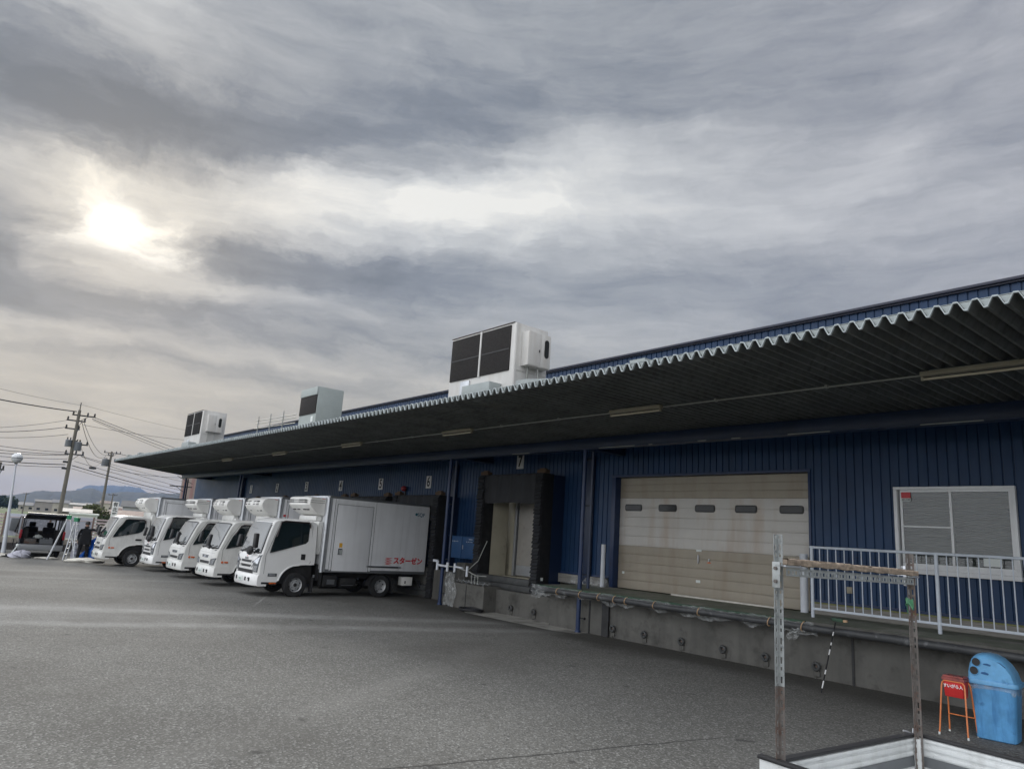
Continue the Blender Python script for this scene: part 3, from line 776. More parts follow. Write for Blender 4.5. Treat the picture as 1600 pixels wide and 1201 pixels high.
b = WB(); b.box(GX1+.07, XR, YW-.15, YW-.034, 1.1755, 1.20, .004); b.build('mossy_ledge', M_moss, wh)
# dock wall pilasters + vertical black drain
b = WB()
for x in (-12.05, -5.95): b.box(x-.02, x+.02, 12.605, 12.618, -.05, .795)
b.box(-11.62, -11.42, 12.56, 12.618, -.02, .795)
b.build_split('wall_joint', M_chassis, wh, smooth=0)
# rubber buffers bolted low on the dock wall
def ring_buffer():
    t = thing('wall_buffer', (0, 0, 0), '', 'dock buffer')
    b = MB(); b.lathe([(.055, .0), (.075, -.02), (.082, -.045), (.07, -.066), (.048, -.070), (.034, -.055), (.03, -.02)], axis='Y', n=20); b.build('rubber_ring', M_bumpercush, t)
    b = MB(); b.lathe([(.0005, -.03), (.018, -.03), (.022, -.012), (.022, 0)], axis='Y', n=8); b.build('bolt', M_rusty, t)
    b = MB(); b.box(-.055, .055, -.03, 0, -.16, -.075, .004); b.box(-.04, -.01, -.031, -.0305, -.2, -.16); b.build('foot_plate', M_concrete, t)
    return t
RB = ring_buffer()
for i, (x, y, lb) in enumerate([(-11.30, 12.615, 'beside the black wall joint next to the blue post'), (-10.40, 12.615, 'below the left end of the roller door'), (-9.43, 12.615, 'below the left middle of the roller door'), (-8.45, 12.615, 'below the middle of the roller door'), (-7.55, 12.615, 'just left of the galvanised post'), (-6.58, 12.615, 'beside the leaning striped pole'),
                               (-16.05, 12.945, 'in the corner beside the concrete block under shelter 7'), (-15.25, 12.945, 'under the left half of the shelter 7 cushion'), (-14.33, 12.945, 'under the right side of shelter 7'), (-13.45, 12.945, 'under the left end of the green dock edge')]):
    o = RB if i == 0 else copy_tree(RB)
    yy = y if x > -13.42 else 12.945
    o.location = (x, yy, .20); o['label'] = 'round rubber dock buffer '+lb; o['group'] = 'round buffers along the dock wall'
# wall face below shelter 7 sits at 12.95
b = WB(); b.box(-15.95, -13.52, 12.95, 13.24, -.3, .62); b.box(-17.55, -15.96, 12.52, 13.24, -.3, .68, .01); b.box(-18.3, -17.56, 12.95, 13.24, -.3, .9)
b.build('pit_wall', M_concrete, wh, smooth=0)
b = WB(); b.box(-16.78, -16.76, 12.51, 12.519, .0, .66); b.build('block_seam', M_chassis, wh, smooth=0)
# plastic-wrapped foam bumper along the dock edge
tb = thing('edge_bumper', (-9, YD, .87), 'dark foam bumper tube wrapped in clear film along the raised dock edge', 'bumper')
def TB():
    q = MB(); q.T = Matrix.Translation((9, -YD, -.87)); return q
rnd = random.Random(11)
b = TB(); pts = [(x, YD-.055+rnd.uniform(-.006, .006), .86+rnd.uniform(-.007, .007)) for x in [-13.5+i*.35 for i in range(62)]]
b.tube(pts, [.062+rnd.uniform(-.005, .005) for _ in pts], 12); b.build('foam_tube', M_tube, tb)
b = TB(); b.box(-13.52, -6.6, YD-.05, YD-.007, .925, .962, .008); b.build('green_edging', M_tubegreen, tb)
b = TB()
def filmf(u, v):
    x = -13.60+7.2*u; a = -.9+v*4.2
    r = .082+.02*sin(u*90+v*3)*v+.014*sin(u*37+1.3)+.02*sin(u*210+v*5)*.4
    sag = .10*max(0, sin(u*21))**2*v**3+.05*v**4*(1+sin(u*63))
    return (x, YD-.055-cos(a)*r*.9, .87+sin(a+1.6)*r-sag*.55)
b.sheet(filmf, 260, 12); b.build('film_wrap', M_film, tb, smooth=60, fix=False)
b = TB()
for x in (-12.75, -12.0, -11.42, -10.95, -10.62, -9.85, -8.75, -7.25, -6.62):
    aa = [(x+.02*sin(q), YD-.055-cos(q)*.078, .868+sin(q)*.078) for q in [-1.9+i*.4 for i in range(10)]]
    b.tube(aa, .009, 5)
b.build('tape_band', M_tape, tb)
# loose film: torn flap and the corner wrap over the dock end
def sheet_thing(name, label, cat, f, nu, nv, m, group=None, th=0.0):
    b = MB(); b.sheet(f, nu, nv, th); o = b.build(name, m, smooth=60, fix=False); tag(o, label, cat, group); return o
sheet_thing('film_flap', 'torn flap of clear plastic hanging from the dock edge left of the striped pole', 'plastic sheet', lambda u, v: (-6.82+.20*u+.05*sin(v*9)-.10*v*(1-u), YD-.10+.03*sin(u*8+v*5), .82-.26*v*(1-.75*u)+.02*sin(u*11)), 14, 14, M_film)
sheet_thing('plastic_sheet', 'crumpled clear plastic sheet taped over the wall foot right of dock shelter 7', 'plastic sheet',
    lambda u, v: (-14.0+1.35*u+.02*sin(v*13+u*4), YW-.12-.55*max(0, v-.45)-.03*abs(sin(u*17+v*6))-.02*sin(u*31), 1.17-.19*min(1, v/.45)+.012*sin(u*23+v*19)), 60, 20, M_film)
sheet_thing('plastic_sheet', 'clear plastic drape hanging off the left end of the green dock edge', 'plastic sheet',
    lambda u, v: (-13.62+.5*u+.03*sin(v*9), YD-.13-.03*sin(u*9+v*7)-.02*v, .93-.30*v*(1-.6*abs(u-.35))+.01*sin(u*30)), 24, 14, M_film)
# apron of pale concrete in front of bay 7
b = MB(); b.sheet(lambda u, v: (-17.0+4.95*u, 12.95-(.42+.55*min(1, u*5))*v*(1-.25*max(0, u-.9)*10), .004), 20, 6)
o = b.build('concrete_apron', M_apron, smooth=0, fix=True); tag(o, kind='structure')

# ---- canopy posts with rainwater pipes
def canopy_post(x, lb, base=0.0, grp='blue posts holding the canopy beam'):
    t = thing('canopy_post', (x, 12.45, base), lb, 'post', grp)
    b = MB(); b.tube([(0, 0, -.02), (0, 0, 4.24-base)], .052, 14); b.lathe([(.075, 0), (.075, .02), (.055, .05)], n=14); b.build('post', M_bluepost, t)
    b = MB(); b.tube([(.21, .06, 1.0-base), (.21, .06, 4.2-base)], .04, 12); b.build('rainwater_pipe', M_bluedk, t)
    b = MB()
    for z in (4.0, 2.9, 1.3): b.tube([(0, 0.03, z-base), (.25, .07, z-base)], .014, 6)
    b.build_split('pipe_bracket', M_black, t)
    b = MB()
    for z in (.32,): b.tube([(.05, .0, z-base), (.17, .02, z-base)], .014, 6); b.lathe([(.03, .0), (.03, .02)], (.17, .02, z-base), 'X', 8)
    b.build('pipe_stub', M_black, t)
    return t
canopy_post(-12.25, 'blue post standing at the left end of the raised dock beside the roller door')
canopy_post(-17.92, 'blue post between the nearest truck and dock shelter 7')
canopy_post(-36.0, 'blue post behind the far trucks, near bay number 1', gz(-36))
canopy_post(-45.2, 'last blue post at the far end of the warehouse', gz(-45))

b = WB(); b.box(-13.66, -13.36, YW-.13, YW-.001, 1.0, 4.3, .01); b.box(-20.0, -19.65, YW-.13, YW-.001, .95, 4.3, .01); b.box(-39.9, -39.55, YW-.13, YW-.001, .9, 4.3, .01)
b.build_split('dark_wall_strip', M_bluedk, wh)  # raised dark blue strips on the wall near the posts
# ---- roller door
rd = thing('sectional_door', ((GX0+GX1)/2, 14.17, .985), 'wide beige sectional door with a pale rust-stained band and five small windows', 'door')
def RD():
    q = MB(); q.T = Matrix.Translation((-(GX0+GX1)/2, -14.17, -.985)); return q
za, zb1, zc1, zd = .99, 2.04, 3.22, GZ1     # beige / pale / beige bands
def door_panels(z0, z1, n, m, name):
    b = RD(); h = (z1-z0)/n
    for i in range(n):
        a, c = z0+i*h, z0+(i+1)*h
        b.box(GX0+.004, GX1-.004, 14.16, 14.21, a+.004, c-.004, .006)
        for k in range(1, 4):
            zz = a+h*k/4; b.box(GX0+.006, GX1-.006, 14.1575, 14.161, zz-.006, zz+.006)
    b.box(GX0+.005, GX1-.005, 14.18, 14.2, z0, z1)
    return b.build(name, m, rd)
door_panels(za, zb1, 5, M_shutter, 'lower_panel')
door_panels(zb1+.001, zc1, 5, M_shutterw, 'middle_panel')
door_panels(zc1+.001, zd, 3, M_shutter, 'upper_panel')
def rrect(x0, x1, z0, z1, r, n=5):
    pts = []
    for cx, cz, a0 in ((x1-r, z1-r, 0), (x0+r, z1-r, pi/2), (x0+r, z0+r, pi), (x1-r, z0+r, 3*pi/2)):
        for k in range(n+1): a = a0+pi/2*k/n; pts.append((cx+r*cos(a), cz+r*sin(a)))
    return pts
for i in range(5):
    cx = GX0+.46+i*1.07
    b = RD(); b.prism(rrect(cx-.27, cx+.27, 2.90, 3.07, .05), 14.145, 14.165, 'Y'); g = b.build('window', M_gasket, rd)
    b = RD(); b.prism(rrect(cx-.245, cx+.245, 2.922, 3.048, .035), 14.141, 14.146, 'Y'); b.build('pane', M_dglass, g)
b = RD(); b.box(-10.22, -10.08, 14.148, 14.157, 2.005, 2.05); b.box(-12.45, -12.38, 14.148, 14.157, 1.34, 1.40, .003); b.box(-10.22, -10.11, 14.148, 14.157, 1.31, 1.37)
b.build_split('door_label', M_plate, rd)
b = RD(); b.box(-10.165, -10.145, 14.12, 14.158, 1.74, 1.93, .006); b.box(-9.88, -9.86, 14.13, 14.158, 1.80, 1.86); b.build('handle', M_alu, rd)
b = RD(); b.box(-9.92, -9.83, 14.149, 14.157, 1.76, 1.78); b.box(-9.88, -9.865, 14.149, 14.157, 1.78, 1.85); b.build('rust_mark', M_orange, rd)
b = MB(); b.box(-1.35, 1.35, -.03, .03, 0, .035, .006)
o = b.build('timber_batten', M_clothwhite, loc=(-9.35, 13.85, .985)); tag(o, 'pale timber batten lying along the foot of the beige sectional door', 'batten'); o.rotation_euler = (0, 0, radians(-1.5))

# ---- window
wn = thing('sliding_window', ((WX0+WX1)/2, YW-.02, WZ0), 'white aluminium sliding window with venetian blinds behind the railing', 'window')
def WN():
    q = MB(); q.T = Matrix.Translation((-(WX0+WX1)/2, -(YW-.02), -WZ0)); return q
b = WN(); t = .05
b.box(WX0-.01, WX1+.01, YW-.07, YW+.09, WZ1-t, WZ1, .006); b.box(WX0-.01, WX0+t, YW-.068, YW+.09, WZ0+.001, WZ1-t-.001, .006); b.box(WX1-t, WX1+.01, YW-.068, YW+.09, WZ0+.001, WZ1-t-.001, .006)
b.build('window_frame', M_frame, wn)
b = WN(); b.box(WX0-.02, WX1+.02, YW-.09, YW+.09, WZ0-.075, WZ0, .008); b.box(WX0+.051, WX1-.051, YW-.05, YW+.09, WZ0+.002, WZ0+.045, .004); b.build('sill', M_frame, wn)
mid = WX0+.93
def sash(x0, x1, y, bar):
    b = WN(); s = .042
    for a, c, d, e in ((x0, x1, WZ0+.045, WZ0+.045+s+.02), (x0, x1, WZ1-t-s, WZ1-t)): b.box(a, c, y, y+.03, d, e, .004)
    for a in (x0, x1-s): b.box(a, a+s, y+.001, y+.029, WZ0+.11, WZ1-t-s-.001, .004)
    if bar: b.box(x0+s, x1-s, y+.004, y+.026, WZ0+.74, WZ0+.765, .003)
    o = b.build('sash', M_frame, wn)
    b = WN(); b.box(x0+s, x1-s, y+.012, y+.018, WZ0+.11, WZ1-t-s); b.build('pane', M_pane, o); return o
sash(WX0+t+.03, mid+.02, YW-.01, True); sash(mid-.02, WX1-t, YW-.045, False)
b = WN(); z = WZ0+.06; pz = []
while z < WZ1-.06: pz += [(YW+.110, z), (YW+.136, z+.030), (YW+.136, z+.036)]; z += .042
n = len(pz); b.add([(WX0+.06, p[0], p[1]) for p in pz]+[(WX1-.06, p[0], p[1]) for p in pz], [(i, i+1, n+i+1, n+i) for i in range(n-1)])
b.build('venetian_blind', M_blind, wn, smooth=0, fix=False)
b = WN(); b.box(WX0+.11, WX0+.27, YW-.0165, YW-.012, WZ1-.20, WZ1-.095); k_ = b.build('red_sticker', M_red, wn)
b = WN(); b.box(WX0+.11, WX0+.27, YW-.0165, YW-.012, WZ1-.255, WZ1-.202); b.build('sticker_band', M_plate, wn)
text('SECOM', .042, facing((WX0+.19-(WX0+WX1)/2, YW-.018-(YW-.02), WZ1-.228-WZ0), (0, -1, 0), (1, 0, 0)), M_signblack, 'sticker_lettering', wn, .0005, .001)
b = WN(); b.box(WX1-.52, WX1-.25, YW-.05, YW-.046, WZ0+.13, WZ0+.26); b.build('paper_notice', M_plate, wn)
b = WB(); b.box(WX0-.1, WX1+.1, YW+.20, YW+.22, WZ0-.1, WZ1+.1); b.build('room_backing', M_inside, wh)
b = MB(); b.box(-.05, .05, -.03, 0, -.06, .06, .006); b.box(-.03, .03, -.045, -.03, -.03, .0, .004)
o = b.build('socket_box', M_fixture, loc=(-6.62, YW-.002, 1.48)); tag(o, 'small beige outdoor socket box on the blue wall behind the railing', 'socket')

# ---- railing on the dock
rl = thing('railing', (-6.9, 13.1, .965), 'pale grey-blue steel railing standing on the dock in front of the window', 'railing')
def RL():
    q = MB(); q.T = Matrix.Translation((6.9, -13.1, -.965)); return q
b = RL(); b.tube([(-6.92, 13.1, 2.225), (1.6, 13.1, 2.225)], .024, 12); b.build('top_rail', M_railing, rl)
b = RL(); b.box(-6.87, 1.6, 13.08, 13.12, 1.105, 1.145, .006); b.build('bottom_rail', M_railing, rl)
for x in (-6.89, -4.76, -2.62, -.48):
    b = RL(); b.tube([(x, 13.1, .96), (x, 13.1, 2.21)], .03, 12); b.build('post', M_railing, rl)
x = -6.89
for k in range(47):
    x += .1525
    if min(abs(x-q) for q in (-6.89, -4.76, -2.62, -.48)) < .06: continue
    b = RL(); b.tube([(x, 13.1, 1.14), (x, 13.1, 2.205)], .0095, 8, caps=False); b.build('baluster', M_railing, rl)
# ---- protective white pipes at the door jambs
def guard(x, y, z0, h, r, lb):
    b = MB(); b.lathe([(r, 0), (r, h), (r-.006, h), (r-.006, h-.05), (.0005, h-.05)], n=20); o = b.build('door_guard_pipe', M_pipewhite, loc=(x, y, z0)); tag(o, lb, 'guard pipe', 'white guard pipes beside the roller door')
guard(-12.70, 13.70, .975, 1.05, .055, 'free-standing white guard pipe at the left jamb of the roller door')
guard(-7.46, 13.86, .98, 1.12, .075, 'white guard pipe at the right jamb of the roller door behind the railing end')

# ---- dock shelters
def shelter(name='dock_shelter'):
    """local origin: centre of the opening, front face at y=0, z=0 at pad top level; extends back to the wall"""
    t = thing(name, (0, 0, 0), '', 'dock shelter')
    Wd, Hh, Dp = 1.43, 3.2, .84
    rn = random.Random(3)
    for s in (-1, 1):
        x0, x1 = (s*Wd, s*(Wd-.26)) if s < 0 else (Wd-.26, Wd)
        lo, hi = min(x0, x1), max(x0, x1)
        b = MB(); b.box(lo+.01, hi-.005, .04, .43, -Hh, 0, .02)
        p = b.build('side_pad', M_dockpad, t)
        b = MB()                                   # overlapping wear pleats down the front
        z = -.02; k = 0
        while z > -Hh+.02:
            hh = .105+rn.uniform(-.02, .02); jx = rn.uniform(-.016, .016)
            b.prism([(-.035-rn.uniform(0, .03), z-hh), (.05, z-hh-.03), (.05, z), (.012, z)], lo+jx, hi+jx+rn.uniform(-.012, .012), 'X')
            z -= hh*.93; k += 1
        b.build('wear_pleats', M_dockcloth, p, smooth=0)
    for s in (-1, 1):
        a0_, a1_ = sorted((s*(Wd-.09), s*(Wd-.008))); b = MB(); b.box(a0_, a1_, .431, Dp, -Hh+.002, -.02, .004); b.build('side_frame', M_bluedk, t)
        a0_, a1_ = sorted((s*(Wd-.25), s*(Wd-.091))); b = MB(); b.box(a0_, a1_, .432, Dp+.2, -Hh+.004, -.022, .004); b.build('inner_lining', M_doorrec, t)
    b = MB(); b.box(-Wd+.261, Wd-.261, .03, Dp, -.06, 0, .01)
    b.build('head_pad', M_dockpad, t)
    b = MB(); b.sheet(lambda u, v: (-Wd+.25+(2*Wd-.5)*u, .02+.035*sin(u*13+v*2)*v+.02*sin(u*31), -.03-.80*v-.015*sin(u*9)*v), 40, 8, .012); b.build('head_curtain', M_dockcloth, t)
    b = MB()
    for s in (-1, 1): b.box(s*1.28-.17, s*1.28+.17, .06, .24, .003, .10, .008)
    for s in (-1, 1): b.box(s*1.28-.10, s*1.28+.10, .10, .20, .101, .14, .008)
    b.build_split('timber_block', M_woodblk, t)
    b = MB(); b.box(Wd+.001, Wd+.012, Dp*.5, Dp, -Hh-.02, -.02); b.build('side_flashing', M_bluedk, t)
    b = MB(); b.box(-Wd+.262, Wd-.262, -.06, .12, -3.05, -2.86, .05); b.box(-Wd+.262, Wd-.262, -.02, Dp, -3.20, -3.051, .01); b.build('sill_cushion', M_bumpercush, t)
    return t
SH = shelter(); SH.location = (-15.95, 13.15, 3.83); SH['label'] = 'open black dock shelter under number 7 with a cream cold-store door inside'; SH['group'] = 'dock shelters in the loading bays'
b = MB(); b.box(1.431, 1.437, .12, .20, -2.86, -2.78); o = b.build('white_tag', M_plate, SH)
BAYS = {6: -20.95, 5: -24.3, 4: -27.65, 3: -31.0, 2: -34.4, 1: -37.9}
ords = {6: 'behind the nearest truck', 5: 'behind the second nearest truck', 4: 'behind the middle truck', 3: 'behind the fourth truck', 2: 'behind the farthest truck', 1: 'in the empty farthest bay'}
for k, x in BAYS.items():
    if k == 1: continue
    o = copy_tree(SH); o.location = (x, 13.18, 3.26+gz(x)); o['label'] = f'black dock shelter under number {k}, {ords[k]}'
    for ch in list(o.children):
        if ch.name.startswith('white_tag'): bpy.data.objects.remove(ch)
# recess behind shelter 7
b = WB(); b.box(-18.1, -14.9, 14.6, 14.66, .6, 3.4); b.box(-18.2, -14.8, YW+.03, 14.6, .3, .93); b.build('bay_recess', M_doorrec, wh, smooth=0)
cd = thing('cold_store_door', (-16.2, 14.4, .93), 'cream and grey sliding cold-store door seen inside dock shelter 7', 'door')
b = MB(); b.T = Matrix.Translation((16.2, -14.4, -.93)); b.box(-18.0, -16.97, 14.36, 14.42, .935, 3.35, .01); b.build('fixed_panel', M_doorrec, cd)
b = MB(); b.T = Matrix.Translation((16.2, -14.4, -.93)); b.box(-16.965, -16.87, 14.30, 14.42, .935, 3.35, .01); b.build('door_post', M_alu, cd)
b = MB(); b.T = Matrix.Translation((16.2, -14.4, -.93)); b.box(-16.80, -15.0, 14.33, 14.41, .96, 3.35, .01); s_ = b.build('sliding_leaf', M_doorgrey, cd)
b = MB(); b.T = Matrix.Translation((16.2, -14.4, -.93)); b.box(-16.79, -15.01, 14.322, 14.329, .97, 1.25); b.build('kick_plate', M_alu, s_)
b = MB(); b.T = Matrix.Translation((16.2, -14.4, -.93)); b.box(-15.98, -15.93, 14.27, 14.33, 1.98, 2.22, .01); b.build('handle', M_black, s_)
# ---- bay numbers
signs = {7: (-16.49, 4.30), 6: (-21.42, 3.77), 5: (-24.78, 3.75), 4: (-28.16, 3.73), 3: (-31.59, 3.73), 2: (-35.05, 3.71), 1: (-38.58, 3.68)}
SG = {7: 'above the open dock shelter', 6: 'right of the round red lamp', 5: 'left of the round red lamp', 4: 'above the second nearest truck', 3: 'above the middle truck', 2: 'second from the far end', 1: 'by the far blue post'}
for k, (x, z) in signs.items():
    t = thing('bay_number_sign', (x, YW-.02, z), f'white bay sign reading {k} on the blue wall, '+SG[k], 'sign', 'bay number signs')
    b = MB(); b.box(-.155, .155, -.006, .012, -.215, .215, .002); b.build('sign_plate', M_signface, t)
    text(str(k), .48, facing((0, -.0085, -.005), (0, -1, 0), (1, 0, 0)), M_signblack, 'numeral', t, .001, .012, sx=.82)
# red lamp by bay 5/6
t = thing('warning_lamp', (-22.9, YW-.01, 3.55), 'small round red lamp on the wall between numbers 5 and 6', 'lamp')
b = MB(); b.lathe([(.0005, -.20), (.06, -.185), (.095, -.13), (.10, -.08), (.085, -.05)], axis='Y', n=16); b.build('red_lens', M_redlamp, t)
b = MB(); b.lathe([(.09, -.05), (.09, 0)], axis='Y', n=16); b.box(-.03, .03, -.04, 0, -.45, -.09); b.build('lamp_base', M_black, t)
# ---- electrical cabinets by the post, pipes and valves under them
for i, (x0, x1, lb) in enumerate(((-19.30, -18.60, 'left blue electrical cabinet, partly behind the blue post beside shelter 7'), (-18.585, -17.85, 'right blue electrical cabinet, the one next to the shelter 7 pad'))):
    xo = x0+.25; xe = x1+.25
    t = thing('electrical_cabinet', ((xo+xe)/2, 13.4, 1.32), lb, 'cabinet', 'blue electrical cabinets')
    w = (xe-xo)/2
    b = MB(); b.box(-w, w, 0, .55, 0, .66, .008); b.build('cabinet_body', M_cabinet, t)
    b = MB(); b.box(-w+.02, w-.02, -.012, -.001, .02, .64, .004); d = b.build('door', M_cabinet, t)
    b = MB(); b.box(-w+.05, -w+.08, -.03, -.012, .28, .40, .004); b.build('handle', M_alu, d)
    b = MB()
    for q in range(4): b.box(-.14+q*.085, -.10+q*.085, -.015, -.012, .50, .515)
    if i: b.box(-.02, .16, -.015, -.012, .575, .59)
    b.build('name_plates', M_plate, d)
    b = MB(); b.box(-w-.01, w+.01, -.04, .56, .661, .672, .003); b.build('top_cover', M_cabinet, t)
t = thing('insulated_pipework', (-17.7, 13.15, 1.0), 'white-wrapped insulated pipes and small valves below the blue cabinets', 'pipes')
def PW():
    q = MB(); q.T = Matrix.Translation((17.7, -13.15, -1.0)); return q
b = PW(); y = 12.30
b.tube([(-17.98, y, 1.12), (-17.45, y, 1.11)], .035, 12); b.tube([(-17.98, y, .98), (-17.98, y, 1.24)], .04, 12); b.tube([(-17.46, y, .97), (-17.46, y, 1.22)], .04, 12)
b.tube([(-17.10, y, .98), (-17.10, y, 1.22)], .035, 12); b.tube([(-17.10, y, 1.13), (-16.72, y, 1.11)], .03, 12); b.tube([(-16.50, y, .90), (-16.50, y, 1.18)], .035, 12)
b.box(-18.18, -18.0, y-.04, y+.04, 1.20, 1.27, .01)
b.build('white_lagging', M_pipewhite, t)
b = PW(); b.tube([(-17.45, y, 1.12), (-17.1, y, 1.12), (-16.5, y+.02, 1.05), (-16.2, y+.1, .95), (-16.0, y+.3, .95)], .014, 8)
for xx in (-16.4, -16.25, -16.12): b.tube([(xx, y+.1, .72), (xx, y+.1, .98)], .012, 6); b.lathe([(.03, 0), (.03, .02)], (xx, y+.1, .9), 'Z', 8)
b.build('thin_pipes', M_conduit, t)
b = PW(); b.tube([(-16.1, 12.62, 1.9), (-16.35, 12.55, 1.35), (-16.75, 12.5, 1.05)], .012, 6); b.build('cable', M_conduit, t)
b = WB(); b.box(-17.85, -17.42, 12.9, 13.5, .70, 1.22, .01); b.build('wall_pier', M_concrete, wh)
sheet_thing('plastic_sheet', 'wrinkled clear plastic draped over the concrete block beside the blue post', 'plastic sheet',
    lambda u, v: (-17.72+.45*u-.05*sin(v*8)+.12*v*u, 12.50-.04*abs(sin(u*14+v*3))-.05*v, .95-.93*v+.02*sin(u*20)), 24, 24, M_film)
sheet_thing('plastic_sheet', 'bunched clear plastic lying on top of the concrete block under the cabinets', 'plastic sheet',
    lambda u, v: (-17.5+1.5*u, 12.52+.35*v, .70+.05*abs(sin(u*19+v*7))+.03*sin(v*13+u*5)), 40, 12, M_film)
# coil of black hose
b = MB(); pts = []
for i in range(150):
    a = i/150*2*pi*4.6; r = .27+.05*sin(i*.19)+.03*sin(i*.07); pts.append((r*cos(a)*1.35, r*sin(a)*.9, .03+.05*i/150+.012*sin(i*.5)))
b.tube(pts, .018, 8); o = b.build('hose_coil', M_black, loc=(-16.15, 12.25, .005)); tag(o, 'coil of black hose lying on the ground by the concrete block', 'hose')

# ================================================================== ROOF COOLING UNITS
def cooling_unit(loc, label, kind, w, d, h, group='cooling units on the canopy roof'):
    t = thing('cooling_unit', loc, label, 'cooling unit', group)
    body = M_acwhite if kind == 'cab' else M_acmint
    zt = h
    b = MB(); b.box(-w/2, w/2, 0.02, d, 0, zt, .012)
    b.build('casing', body, t)
    if kind == 'cab':
        zg0 = h-1.16
        for sx, x0, x1 in ((0, -w/2+.05, -.03), (1, .03, w/2-.16)):
            b = MB(); b.box(x0, x1, -.012, .03, zg0, h-.05, .004); g = b.build('coil_grille', M_acgrille, t)
            b = MB(); zz = (zg0+h-.05)/2-.02; b.box(x0+.01, x1-.01, -.02, -.0125, zz-.02, zz+.01); b.build('grille_bar', M_black, g)
            b = MB(); q = x0+.03
            while q < x1-.02: b.box(q-.0015, q+.0015, -.0165, -.0125, zg0+.01, h-.06); q += .045
            b.build('coil_fins', M_chassis, g, smooth=0)
        b = MB(); b.box(-.026, .026, -.03, .02, zg0-.02, h-.02, .004); b.build('centre_mullion', M_acwhite, t)
        b = MB(); b.box(-w/2, w/2-.04, -.008, .2, h+.001, h+.014, .003); b.build('top_trim', M_rusty, t)
        b = MB(); b.box(-w/2+.55, -w/2+.93, -.016, .019, .48, .86, .004); b.build('access_hatch', M_alu, t)
        # control cabinet on the end wall
        b = MB(); b.box(w/2+.001, w/2+.26, .22, .93, h-1.04, h-.2, .01); c = b.build('control_cabinet', M_acwhite, t)
        b = MB(); b.box(w/2+.261, w/2+.27, .24, .60, h-1.02, h-.22, .003); b.box(w/2+.261, w/2+.27, .615, .92, h-1.02, h-.22, .003); b.build('cabinet_door', M_acwhite, c)
        b = MB(); b.prism(rrect(.72, .86, h-.78, h-.33, .07), w/2+.271, w/2+.278, 'X'); g = b.build('sight_window', M_gasket, c)
        b = MB(); b.prism(rrect(.735, .845, h-.76, h-.35, .05), w/2+.279, w/2+.282, 'X'); b.build('pane', M_dglass, g)
        b = MB(); b.box(w/2+.271, w/2+.29, .55, .57, h-.68, h-.62); b.build('latch', M_black, c)
        b = MB(); b.box(w/2+.001, w/2+.012, .1, d-.02, h-1.16, h-1.13); b.box(w/2+.001, w/2+.02, .03, .09, .2, h-.01); b.build('corner_seam', M_acwhite, t)
        b = MB(); b.box(-.2, .9, -.35, .02, .35, .62, .01); b.build('pipe_cover', M_teal, t); b = MB(); b.tube([(w/2+.12, .35, h-1.05), (w/2+.12, .35, .9), (w/2+.10, .3, .2)], .02, 6); b.tube([(-w/2+.3, -.03, .45), (-w/2+.3, -.06, -.1)], .022, 6); b.tube([(w/2+.2, .6, h-1.05), (w/2+.22, .6, .7), (w/2+.5, .6, .3)], .014, 6); b.build_split('conduit', M_conduit, t)
    else:
        b = MB(); b.box(-w/2+.05, w/2-.03, -.012, .03, h-.95, h-.30, .004); g = b.build('coil_grille', M_acgrille, t)
        b = MB(); b.box(-w/2+.04, w/2, -.03, .03, h-.29, h-.01, .004); b.build('head_panel', M_acmint, t)
        b = MB(); b.box(w/2-.32, w/2-.16, -.014, .02, h-1.25, h-1.05); b.build('rating_plate', M_plate, t)
    b = MB()
    for xx in (-w/2+.1, w/2-.1):
        for yy in (.1, d-.1): b.box(xx-.05, xx+.05, yy-.05, yy+.05, -.25, -.001)
    b.build_split('support_foot', M_alu, t)
    return t
cooling_unit((-13.95, 10.3, 4.97), 'largest cooling unit on the canopy, with twin dark grilles and a side cabinet', 'cab', 2.62, 1.06, 2.08)
cooling_unit((-24.02, 10.3, 4.97), 'plain pale green cooling unit with one small grille, middle of the three on the canopy', 'plain', 1.42, .98, 1.81)
cooling_unit((-37.65, 10.3, 4.97), 'farthest cooling unit on the canopy, near its tip, with twin grilles and a side cabinet', 'cab', 2.62, 1.15, 2.2)
t = thing('roof_rail', (-36, 13, 4.7), 'thin steel guard rail on the roof behind the farthest cooling unit', 'rail')
b = MB()
for z in (1.95, 2.2, 2.35): b.tube([(-.6, 0, z), (4.5, 0, z-.1)], .02, 6)
b.build('rail', M_conduit, t); b = MB()
for x in (-.2, 1.4, 3.0): b.tube([(x, 0, 0), (x, 0, 2.55)], .025, 6)
b.build('upright', M_conduit, t)

